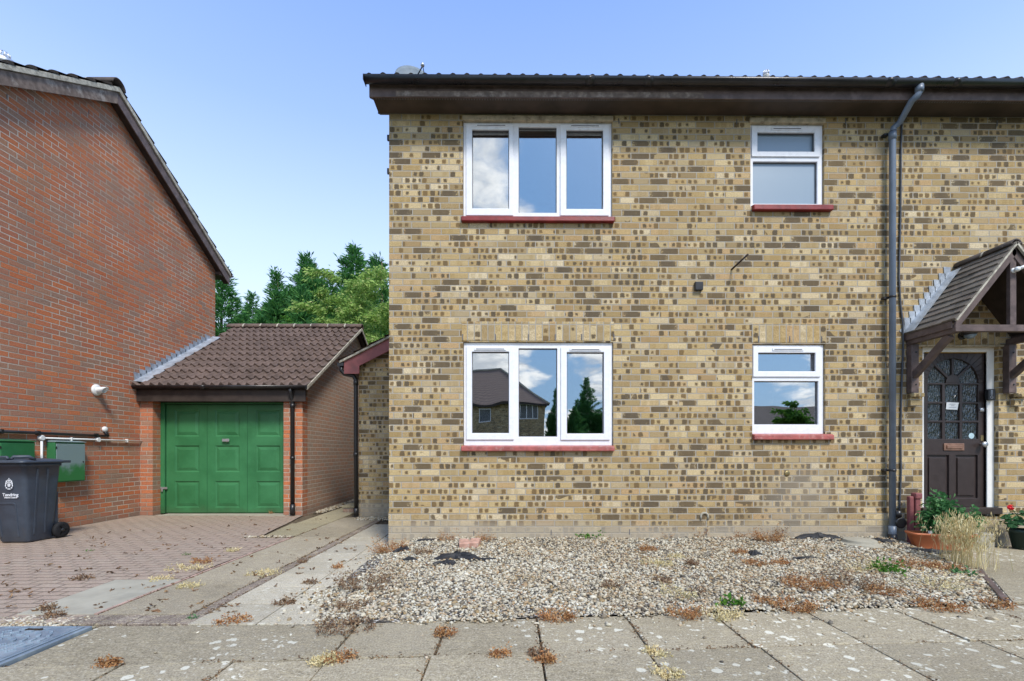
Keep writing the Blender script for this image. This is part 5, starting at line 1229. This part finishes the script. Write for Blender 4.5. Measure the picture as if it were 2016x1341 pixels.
dr = [(400,1108,.10,.20,'rusty upright weed on the drive edge beside the pale concrete patch','rust',40),(372,1120,.07,.50,'wide straw wisps on the drive just left of the rusty weed','straw',50),(315,1142,.02,.30,'flat straw wisps at the top edge of the concrete patch','straw',30),
      (460,1085,.04,.18,'straw tuft on the drive in line with the garage downpipe','straw',20),(370,1092,.02,.10,'tiny green sprig on the drive','bright',12),
      (175,1085,.02,.12,'tiny green sprig on the drive right of the bin','bright',10),(160,1140,.03,.24,'brown dried scrap on the drive left','brownweed',24),
      (535,1012,.10,.08,'curled dried stem at the right foot of the garage door','rust',8),
      (60,1062,.14,.10,'curled dried stems in front of the bin','straw',10),
      (520,1130,.03,.40,'yellowed straw in the brick edging of the path','straw',40),(372,1155,.03,.26,'dry grass strip along the near end of the drive strip','straw',30),(595,1108,.05,.08,'small dark weed in the path edging','brownweed',14),
      (560,1187,.03,.22,'dark brown weed in the pale paving joint','brownweed',34),(612,1148,.03,.16,'brown weed in the pale paving joint nearest the gravel','brownweed',24),(665,1118,.05,.10,'rusty weed in the pale paving joint further up','rust',18),
      (455,1222,.02,.34,'orange flattened weed along the pavement edge left of the gravel','rust',40),(380,1217,.03,.12,'olive sprig in the brick edging row','plant',14),(95,1200,.07,.10,'brown curled weed beside the small gravel strip','brownweed',20),(110,1210,.04,.26,'dark twigs over the small gravel strip','brownweed',24),
      (210,1311,.04,.16,'rusty tuft in the long pavement joint at the lower left','rust',40),(640,1303,.05,.16,'straw tuft in the long pavement joint left of centre','straw',40),(668,1298,.02,.24,'rusty flat weed in the long pavement joint left of centre','rust',30),
      (985,1292,.04,.14,'rusty tuft in the long pavement joint under the large window','rust',30),(1062,1289,.05,.13,'brown tuft at the joint crossing right of the centre','brownweed',30),(1072,1303,.05,.12,'bright rusty tuft just below the joint crossing','rust',34),
      (1315,1330,.05,.14,'straw tuft at the lower end of a pavement joint','straw',34),(1290,1289,.03,.16,'thin straw in the pavement joint right of centre','straw',22)]
for i, s_ in enumerate(dr): dry_weed(s_[0], s_[1], s_[2]*.8, s_[3]*(.8 if s_[5] not in ('bright', 'plant') else .5), s_[4], mat=s_[5], n=int(s_[6]*(.7 if s_[5] not in ('bright', 'plant') else .5))+4, seed=150+i, zz=.0, name='joint_weed', group='dried weeds on paving and drive', green=s_[5] in ('bright', 'plant'))
# dead leaves
rs_ = np.random.RandomState(77); pts = []
for k in range(170):
    px_, py_ = rs_.uniform(0, 700), rs_.uniform(1015, 1210); q = onZ(px_, py_, 0)
    if q[0] < -6.35 or q[1] > 2.5 or (q[0] < -5.6 and q[1] > -.1): continue
    pts.append((q[0], q[1], .004))
for k in range(620):
    X_ = rs_.uniform(-3.6, 4.6); r__ = rs_.choice([1, 1, 1, 2])
    if sin(X_*3.1+r__)+.6*sin(X_*9.7) > rs_.uniform(-1.6, 1.0): continue
    pts.append((X_, rowY(r__, X_)+rs_.normal(0, .006), .0))
for k in range(200):
    xj = rs_.choice([x for x in xsA if -1 < x < 3.5]); Yj = rs_.uniform(rowY(1, xj), rowY(0, xj)); pts.append((xj+rs_.normal(0, .004), Yj, .0))
for k in range(200):
    xj = rs_.choice([x for x in xsB if -2.1 < x < 3.5]); Yj = rs_.uniform(rowY(2, xj), rowY(1, xj)); pts.append((xj+rs_.normal(0, .004), Yj, .0))
for k in range(350):
    pts.append((rs_.choice([-2.165, -2.06, -2.8])+rs_.normal(0, .006), G(rs_.uniform(3.2, 6.5)), .0))
pts = np.array(pts); C_ = np.repeat(pts, 3, 0)+rs_.normal(0, .012, (len(pts)*3, 3))*[1, 1, 0]
d_ = rs_.normal(size=(len(C_), 3)); d_[:, 2] = abs(d_[:, 2])*.25
o = leaves_mesh('leaf_litter', C_, d_, np.where(np.repeat(pts[:, 2] > .002, 3), .040, .016), np.where(np.repeat(pts[:, 2] > .002, 3), .018, .008), M['leaflitter'], None, rs_, .3); tag(o, 'scattered dead leaves and scraps over drive and pavement', 'leaf litter', kind='stuff')

n = 1500; X_ = rs_.uniform(-1.2, 4.5, n); Y_ = rs_.uniform(G(3.2), -.05, n); keep = (X_ < np.array([rE(y_)-.1 for y_ in Y_])) & (Y_ > G(3.15)+.07*X_) & (rs_.uniform(0, 1, n) < .25+.75*np.clip((X_-.3)/3.0, 0, 1)*(.5+.5*np.sin(X_*3.1+Y_*4)))
C_ = np.stack([X_, Y_, np.array([gh(a, b) for a, b in zip(X_, Y_)])+.012], 1)[keep]; C_ = np.repeat(C_, 3, 0)+rs_.normal(0, .02, (len(C_)*3, 3))*[1, 1, .15]
d_ = rs_.normal(size=(len(C_), 3)); d_[:, 2] = abs(d_[:, 2])*.3
o = leaves_mesh('plant_debris', C_, d_, .035, .006, M['rust'], None, rs_, .2); tag(o, 'fine rusty plant debris scattered through the gravel', 'plant debris', kind='stuff')
# tall straw grass by the door
q = onZ(1922, 1118, .03); gc = np.array([q[0], q[1]+.12, .03]); SG = thing('straw_grass', tuple(gc), 'tall clump of bleached straw grass at the right end of the gravel', 'dry grass')
n = 190; rs_ = np.random.RandomState(9); ba = gc+np.stack([rs_.normal(0, .075, n), rs_.normal(0, .12, n), np.zeros(n)], 1); di = np.stack([rs_.normal(.0, .09, n), rs_.normal(-.02, .10, n), np.ones(n)], 1)
Ls = rs_.uniform(.18, .46, n); blades_mesh('stems', ba, di, Ls, .0055, M['straw'], SG, rs_, .10, 4)
D_ = di/np.linalg.norm(di, axis=1, keepdims=True); k = 9; u = rs_.uniform(.80, 1.06, (n, k)); C_ = (ba[:, None]+D_[:, None]*(Ls[:, None]*u)[..., None]).reshape(-1, 3)+rs_.normal(0, .014, (n*k, 3))
leaves_mesh('seed_heads', C_, np.repeat(D_, k, 0)+rs_.normal(0, .35, (n*k, 3)), .045, .008, M['straw'], SG, rs_)

# terracotta trough with plant
q0 = onZ(1782, 1066, .04); tx, ty = FX(1853, -.42), -.42
TR = thing('trough_planter', (tx, ty, .04), 'terracotta plastic trough planter with a leafy bush below the front door', 'planter')
a_ = radians(-16)
def rot(p): return (tx+p[0]*cos(a_)-p[1]*sin(a_), ty+p[0]*sin(a_)+p[1]*cos(a_), p[2])
lv = [([(x, y) for x, y in rrect(0, 0, hx, hy, .05)], z) for hx, hy, z in ((.235,.07,.03),(.25,.08,.05),(.295,.10,.19),(.305,.108,.192),(.31,.112,.215),(.285,.09,.215),(.28,.085,.17))]
mb = loft(lv); mb.v = [rot(p) for p in mb.v]; mb.f.pop(); mb.sm.pop(); mb.build('trough', M['terracotta'], TR)
mb = MB().prism([(x, y, .155) for x, y in rrect(0, 0, .283, .088, .045)], (0, 0, .02)); mb.v = [rot(p) for p in mb.v]; mb.build('soil', M['soil'], TR)
for dx_, h_ in ((-.13, .07), (.05, .05)):
    mb = MB().box(dx_-.02, dx_+.02, -.062, -.058, .16, .17+h_); mb.v = [rot(p) for p in mb.v]; mb.build('plant_label', M['white'], TR)
def bush(name, parent, c, rx_, ry_, rz2, n, mat, L, W_, seed, stems=14, sm='plant'):
    rs_ = np.random.RandomState(seed); c = np.array(c); m = 26; cl = rs_.normal(size=(m, 3)); cl /= np.linalg.norm(cl, axis=1, keepdims=True); cl *= rs_.uniform(.35, .95, (m, 1)); cl = cl*[rx_, ry_, rz2]+c
    id_ = rs_.randint(0, m, n); P_ = cl[id_]+rs_.normal(size=(n, 3))*np.array([rx_, ry_, rz2])*.22
    dr_ = (P_-c)/[rx_, ry_, rz2]+rs_.normal(size=(n, 3))*.7
    base = np.repeat((c-[0, 0, rz2*1.05])[None], m, 0); blades_mesh('stems', base+rs_.normal(0, .02, (m, 3)), cl-base, np.linalg.norm(cl-base, axis=1), .006, M[sm], parent, rs_, .05)
    return leaves_mesh(name, P_, dr_, L, W_, M[mat], parent, rs_, .2, .25)
pc = rot((.02, 0, .40)); bush('leaves', TR, pc, .18, .12, .20, 1000, 'plant', .058, .042, 5)
bush('leaves', TR, rot((.24, .04, .36)), .12, .10, .14, 260, 'plant', .045, .034, 6)
# geranium
q = onZ(2003, 1055, .02); gx_, gy_ = FX(2014, -.25), -.25
GP = thing('geranium_pot', (gx_, gy_, 0), 'dark green pot with a red-flowered geranium at the right edge of the picture', 'potted plant')
MB().lathe([(.085, .0), (.12, .19), (.132, .19), (.135, .225), (.118, .225), (.112, .20), (.02, .195)], (gx_, gy_, 0), 'z', 26).build('pot', M['potgreen'], GP)
rs_ = np.random.RandomState(3); mbL = MB()
for k in range(95):
    d = Vector(rs_.normal(size=3)); d.z = abs(d.z)*.9; d.normalize(); c = Vector((gx_, gy_, .27))+Vector((d.x*.20, d.y*.18, d.z*.18))*rs_.uniform(.6, 1); nn = (d+Vector((0, -.4, .5))).normalized()
    a = nn.cross(Vector((.3, .2, 1))).normalized(); b = nn.cross(a); R0 = rs_.uniform(.028, .045)
    vs = [c]+[c+(a*cos(2*pi*i/9)+b*sin(2*pi*i/9))*R0*(.9+.15*(i % 2))+nn*.008*(i % 2) for i in range(9)]
    mbL.add(vs, [(0, i+1, (i+1) % 9+1) for i in range(9) if i != 4])
mbL.build('leaves', M['gerleaf'], GP)
fc = onY(1990, 999, gy_-.16); mb = MB()
for k in range(16):
    d = Vector(rs_.normal(size=3)).normalized(); c = Vector(fc)+d*.022; a = d.cross(Vector((0, .3, 1))).normalized(); b = d.cross(a)
    mb.add([c]+[c+(a*cos(2*pi*i/5)+b*sin(2*pi*i/5))*.016+d*.004 for i in range(5)], [(0, i+1, (i+1) % 5+1) for i in range(5)])
mb.build('flower', M['petal'], GP); MB().tube([(gx_, gy_, .3), Vector(fc)], .004, 6).build('stem', M['gerleaf'], GP)
DM = MB().box(0, .62, 0, .36, 0, .018).build('doormat', M['mat'], bevel=.005); q = onZ(1945, 1066, .0); DM.location = (q[0], q[1]-.02, .008); tag(DM, 'worn brown doormat on the paving before the front door', 'doormat')

# ================================================================== TREES
def conifer_protos(seed, h=12.0, r=2.6, nb=150):
    rs_ = np.random.RandomState(seed); Cs, Ds = [], []
    spires = [(0, 0, 0, 1.0, 1.0)]+[(rs_.uniform(.35, .75)*r*cos(a), rs_.uniform(.35, .75)*r*sin(a), 0, rs_.uniform(.55, .90), rs_.uniform(.45, .75)) for a in rs_.uniform(0, 2*pi, 5)]
    for (sx_, sy_, _, hk, rk) in spires:
        H_ = h*hk; m_ = int(nb*(.35+.65*rk)*.62); lean = rs_.uniform(-.03, .03, 2)
        for i in range(m_):
            u = ((i+.5)/m_)**.85; z = H_*(.12+.87*u); Lb = r*rk*(1-u)**.95*rs_.uniform(.35, 1.55)+.10; az_ = i*2.4+rs_.uniform(-.8, .8); up = .15+.75*u+rs_.uniform(-.25, .35)
            d = np.array([cos(az_)*cos(up), sin(az_)*cos(up), sin(up)]); b = np.array([sx_+lean[0]*z, sy_+lean[1]*z, z])
            n = int(8+34*Lb); t_ = rs_.uniform(.12, 1.0, n)**.75
            P_ = b+d*(Lb*t_)[:, None]+np.array([0, 0, 1])*(.22*Lb*(t_**2-.6*t_))[:, None]
            sd = np.array([-sin(az_), cos(az_), .1]); q_ = rs_.normal(0, 1, n); wd_ = .30*Lb*(1-t_)+.05
            P_ += sd*(q_*wd_)[:, None]+rs_.normal(size=(n, 3))*.05
            Cs.append(P_); Ds.append(d[None]*1.0+sd*(q_*.7)[:, None]+np.array([0, 0, .15])+rs_.normal(size=(n, 3))*.22)
    return np.concatenate(Cs), np.concatenate(Ds)
def make_conifer(seed, h, r, nb):
    C_, D_ = conifer_protos(seed, h, r, nb); rs_ = np.random.RandomState(seed+1); C_ = np.repeat(C_, 3, 0)+rs_.normal(0, .07, (len(C_)*3, 3)); D_ = np.repeat(D_, 3, 0)+rs_.normal(0, .28, (len(D_)*3, 3))
    root = thing('conifer_tree', (0, 0, 0), 'x', 'tree', 'trees beyond the garage')
    leaves_mesh('crown', C_, D_, .30, .060, M['conifer'], root, rs_, .1, .12)
    MB().tube([(0, 0, -.2), (0, 0, h*.4), (0, 0, h*.97)], [r*.09, r*.055, .02], 10).build('trunk', M['bark'], root)
    return root
pro = [make_conifer(1, 12, 2.5, 150), make_conifer(2, 12, 3.1, 165), make_conifer(3, 12, 2.0, 130)]
used = set()
def place_tree(pi_, px_, ytop, Y, label, group='trees beyond the garage', w=1.0, rz_=0):
    q = onY(px_, ytop, Y); h = q[2]+.2; k = h/12
    o = pro[pi_] if pi_ not in used else copy_tree(pro[pi_]); used.add(pi_)
    o.location = (q[0], Y, -.1); o.scale = (k*w, k*w, k); o.rotation_euler = (0, 0, rz_); o['label'] = label; o['group'] = group; return o
place_tree(0, 436, 540, 20, 'dark conifer partly hidden behind the far end of the red gable wall', w=1.2)
place_tree(2, 487, 580, 22, 'small narrow dark conifer just right of the red gable wall', w=1.0, rz_=1)
place_tree(0, 515, 598, 21, 'low dark conifer in the dip left of the slim pointed one', w=1.3, rz_=2)
place_tree(2, 547, 536, 22, 'slim pointed conifer standing free above the garage ridge', w=1.15, rz_=3)
place_tree(1, 597, 528, 24, 'broad dark conifer between the slim one and the tallest', w=1.2, rz_=1.3)
place_tree(0, 622, 508, 23, 'second tallest conifer with a double-looking pointed top', w=1.2, rz_=4)
place_tree(1, 694, 494, 24, 'tallest conifer above the right end of the garage ridge', w=1.2, rz_=.4)
place_tree(2, 655, 545, 25, 'dark conifer in the gap left of the tallest', w=1.2, rz_=5)
place_tree(0, 752, 506, 23, 'conifer cut off by the left corner of the yellow house', w=1.3, rz_=3.2)
place_tree(1, 470, 622, 19, 'low dense conifer right above the left end of the garage ridge', w=1.5, rz_=2.5)
place_tree(1, 640, 600, 20.5, 'low dense conifer behind the middle of the garage ridge', w=1.5, rz_=0.7)
place_tree(1, 830, 512, 25, 'conifer standing directly behind the yellow house, right of the cut-off one', w=1.0, rz_=2.1)
place_tree(0, 930, 520, 26, 'conifer hidden further right behind the yellow house', w=1.1, rz_=5.1)
def broad_tree(name, x, Y, ztop, r, label, mat, seed, n=16000, L=.17, W_=.075, trunk=.14, group='trees beyond the garage', zb=.25):
    rs_ = np.random.RandomState(seed); root = thing(name, (x, Y, 0), label, 'tree', group); c = np.array([x, Y, ztop*(1+zb)/2]); R3 = np.array([r, r, ztop*(1-zb)/2])
    m = 85; cl = rs_.normal(size=(m, 3)); cl /= np.linalg.norm(cl, axis=1, keepdims=True); cl *= rs_.uniform(.35, 1.12, (m, 1)); cl = cl*R3+c
    # arching sprays : every cluster is a drooping fan
    out = (cl-c)/R3; id_ = rs_.randint(0, m, n); t_ = rs_.uniform(-1, 1, n); a = rs_.uniform(0, 2*pi, m)
    dirc = np.stack([np.cos(a)+out[:, 0], np.sin(a)+out[:, 1], np.full(m, .25)], 1); dirc /= np.linalg.norm(dirc, axis=1, keepdims=True)
    P_ = cl[id_]+dirc[id_]*(t_*.30*r)[:, None]-np.array([0, 0, 1])*(t_*t_*.10*r)[:, None]+rs_.normal(size=(n, 3))*np.array([.075, .075, .04])*r
    leaves_mesh('crown', P_, dirc[id_]+rs_.normal(size=(n, 3))*.6-[0, 0, .15], L, W_, M[mat], root, rs_, .2, .2)
    mb = MB().tube([(x, Y, -.2), (x+.1, Y, ztop*.3), (x, Y, ztop*.7)], [trunk*1.4, trunk, trunk*.3], 10)
    for k in range(9): mb.tube([(x, Y, ztop*(.2+.05*k)), Vector((x, Y, ztop*(.25+.05*k))).lerp(Vector(cl[k*7]), .6), Vector(cl[k*7])], [trunk*.45, trunk*.25, .01], 6)
    mb.build('trunk', M['bark'], root); return root
def bt(px_, ytop, Y, rpx, *a, **k):
    q = onY(px_, ytop, Y); return broad_tree('broadleaf_tree', q[0], Y, q[2], rpx/F*(Y+CD), *a, **k)
bt(706, 538, 15, 98, 'yellow-green arching tree in front of the conifers right of the garage ridge', 'broadleaf', 3, 34000, .16, .07)
bt(640, 590, 14, 55, 'lower yellow-green arching tree just behind the garage ridge', 'broadleaf', 4, 14000, .14, .06)
bt(560, 628, 13, 40, 'low green bush showing just above the middle of the garage ridge', 'bright', 6, 6000, .12, .05)

# ================================================================== behind the camera: what the windows mirror
def mirY(px_, py_, D_): # point seen mirrored in the facade plane at total distance D_
    return ((px_-1000.8)/F*D_, -(D_-CD-0.0)+0.0, CH+(891-py_)/F*D_)
OP = thing('opposite_house', (-2.5, -31.5, 0), 'brick house with brown hipped roof reflected in the lower large window', 'house')
Y0 = -31.5; ox0, ox1 = -8.5, 2.9
mb = MB().box(ox0, ox1, Y0-8, Y0, -.1, 5.05); mb.build('wall', M['ybrick'], OP)
zr_ = 8.25; mb = MB(); e = .3
vs = [(ox0-e, Y0+e, 5.0), (ox1+e, Y0+e, 5.0), (ox1+e, Y0-8-e, 5.0), (ox0-e, Y0-8-e, 5.0), (ox0-e, Y0-4, zr_), (ox1-3.7, Y0-4, zr_)]
A_ = Vector((-1, 0, 0)); Sx = Vector((0, -4.3, zr_-5)).normalized(); 
mb.add([(x, y, z+.02) for x, y, z in vs], [(0,1,5,4), (1,2,5), (2,3,4,5), (3,0,4), (0,3,2,1)]); 
ro = mb.build('roof', None, OP); t = T('distant_tile'); x, y, z = t.pos(); bnd = (z*5.5).fract(); b2 = ((x+y)*3.3).fract()
c = t.mix(t.ss(bnd, .0, .25), (.07,.05,.04), (.26,.18,.14)); c = t.mix(t.ss(b2, .7, .95)*.5, c, (.10,.07,.06)); t.bsdf(c, .9); ro.data.materials.append(t.m)
MB().box(ox0-e, ox1+e, Y0+e-.02, Y0+e+.02, 4.85, 5.02).build('fascia', M['darkwood'], OP)
MB().tube([(ox0, Y0-4, zr_+.06), (ox1-3.7, Y0-4, zr_+.06), (ox1+e, Y0+e, 5.05)], .10, 8).build('ridge_tiles', M['undercloak'], OP)
for (a, b, c_, d_, nn) in ((941, 967, 800, 828, 1), (1022, 1057, 796, 825, 3)):
    p, q = mirY(a, d_, 37), mirY(b, c_, 37); w = MB().wall('y', p[0], q[0], p[2], q[2], Y0+.001, Y0+.05, [(p[0]+.06+(q[0]-p[0]-.06)*i/nn, p[0]+(q[0]-p[0]-.06)*(i+1)/nn+.0, p[2]+.08, q[2]-.08) for i in range(nn)]).build('window', M['upvc'], OP)
    MB().box(p[0]+.02, q[0]-.02, Y0+.002, Y0+.02, p[2]+.02, q[2]-.02).build('pane', M['obscure'], w)
BG = thing('bungalow', (14, -15, 0), 'low building with a long dark roof reflected in the lower right window', 'building')
MB().box(8.3, 22, -20, -14.6, -.1, 2.1).build('wall', M['bbrick'], BG)
MB().prism([(8.0, -14.3, 2.05), (8.0, -17.3, 3.35), (8.0, -20.3, 2.05)], (14.5, 0, 0)).build('roof', M['darktile'], BG)
g2 = 'trees across the road'
for (pi_, px_, yt, D_, w_, lab) in ((1, 1156, 742, 46, 1.0, 'tall dark tree reflected in the right pane of the lower large window'), (0, 1092, 765, 44, .7, 'slim dark tree reflected beside the opposite roof'), (1, 1130, 800, 42, 1.3, 'lower dark tree mass reflected left of the tall one'), (2, 1195, 775, 45, 1.5, 'dark tree reflected at the right edge of the large window'), (0, 1230, 800, 47, 1.6, 'dark tree beyond the road between the windows'), (1, 880, 790, 48, 1.3, 'dark tree beside the opposite house')):
    q = mirY(px_, yt, D_); o = copy_tree(pro[pi_]); k = (q[2]+.2)/12; o.location = (q[0], q[1], -.1); o.scale = (k*w_, k*w_, k); o['label'] = lab; o['group'] = g2
q = mirY(1572, 792, 13.5); broad_tree('garden_bush', q[0], q[1], q[2], .42, 'bright green small tree reflected in the lower right window', 'bright', 8, 3500, .12, .05, .03, g2, .55)

# ================================================================== WORLD, SUN
SUN_AZ = radians(154); SUN_EL = radians(50)       # azimuth clockwise from +Y ; behind the camera, to the right
wd = bpy.data.worlds.new('World'); sc.world = wd; wd.use_nodes = True; nt = wd.node_tree; nt.nodes.clear()
class TW(T):
    def __init__(s): s.nt = nt; s._g = None; s.out = nt.nodes.new('ShaderNodeOutputWorld')
w = TW(); sky = w.n('TexSky', sky_type='NISHITA'); sky.sun_disc = False; sky.sun_elevation = SUN_EL; sky.sun_rotation = SUN_AZ; sky.air_density = 1.0; sky.dust_density = 1.2; sky.ozone_density = 1.5
tc = w.n('TexCoord').outputs['Generated']; x, y, z = w.sep(tc); skyc = E(w, sky.outputs[0])
zz = z.max(0.03); cc = w.comb(x/(zz+.25), y/(zz+.25), 3.1)
n1 = w.noise(cc, 1.35, 8, .55, .15); n2 = w.noise(w.addv(cc, (3.3, 1.2, .8)), 4.0, 6, .6)
cx2, cy2, _ = w.sep(cc)
bias = w.ss(cx2, -.02, .12)*w.ss(cy2, -1.34, -1.14)*.14-w.ss(cy2, -1.9, -2.3)*w.ss(cy2, -3.6, -3.0)*.06
cov = w.ss(n1*.8+n2*.2-bias, .485, .56)*w.ss(y, -.12, -.35)*w.ss(z, -.02, .05)
blue = w.mix(1.0, skyc, (1.55,1.72,1.80), 'MULTIPLY')
front = w.mix(.14, w.ramp(z, [(0, (2.60,2.76,2.90)), (.18, (2.36,2.58,2.86)), (.38, (1.74,2.14,2.82)), (.56, (1.02,1.48,2.70)), (.72, (.64,1.08,2.52)), (1, (.45,.95,2.5))]), blue)
back = w.mix(w.ss(z, .55, .0)*.5, w.mix(.85, skyc, (.32,1.15,2.55)), (1.5,2.3,3.2))
base = w.mix(w.ss(y, .15, -.25), front, back)
shade = w.mix(w.ss(n2, .35, .62), (2.6,2.85,3.2), (4.9,5.0,5.1))
fin = w.mix(cov, base, shade)
bg = w.n('Background'); w.put(bg.inputs['Color'], fin); bg.inputs['Strength'].default_value = .15; nt.links.new(bg.outputs[0], w.out.inputs[0])
ld = bpy.data.lights.new('sun', 'SUN'); ld.energy = 1.6; ld.angle = radians(13); ld.color = (1, .95, .87); so = bpy.data.objects.new('sun', ld); COL.objects.link(so)
d = Vector((sin(SUN_AZ)*cos(SUN_EL), cos(SUN_AZ)*cos(SUN_EL), sin(SUN_EL))); so.rotation_euler = d.to_track_quat('Z', 'Y').to_euler(); so.location = (5, -12, 15)
sc.view_settings.view_transform = 'Standard'; sc.view_settings.look = 'None'; sc.view_settings.gamma = 1; sc.view_settings.exposure = 1.33
sc.render.engine = 'CYCLES'
try:
    sc.cycles.max_bounces = 6; sc.cycles.transparent_max_bounces = 12
except Exception: pass
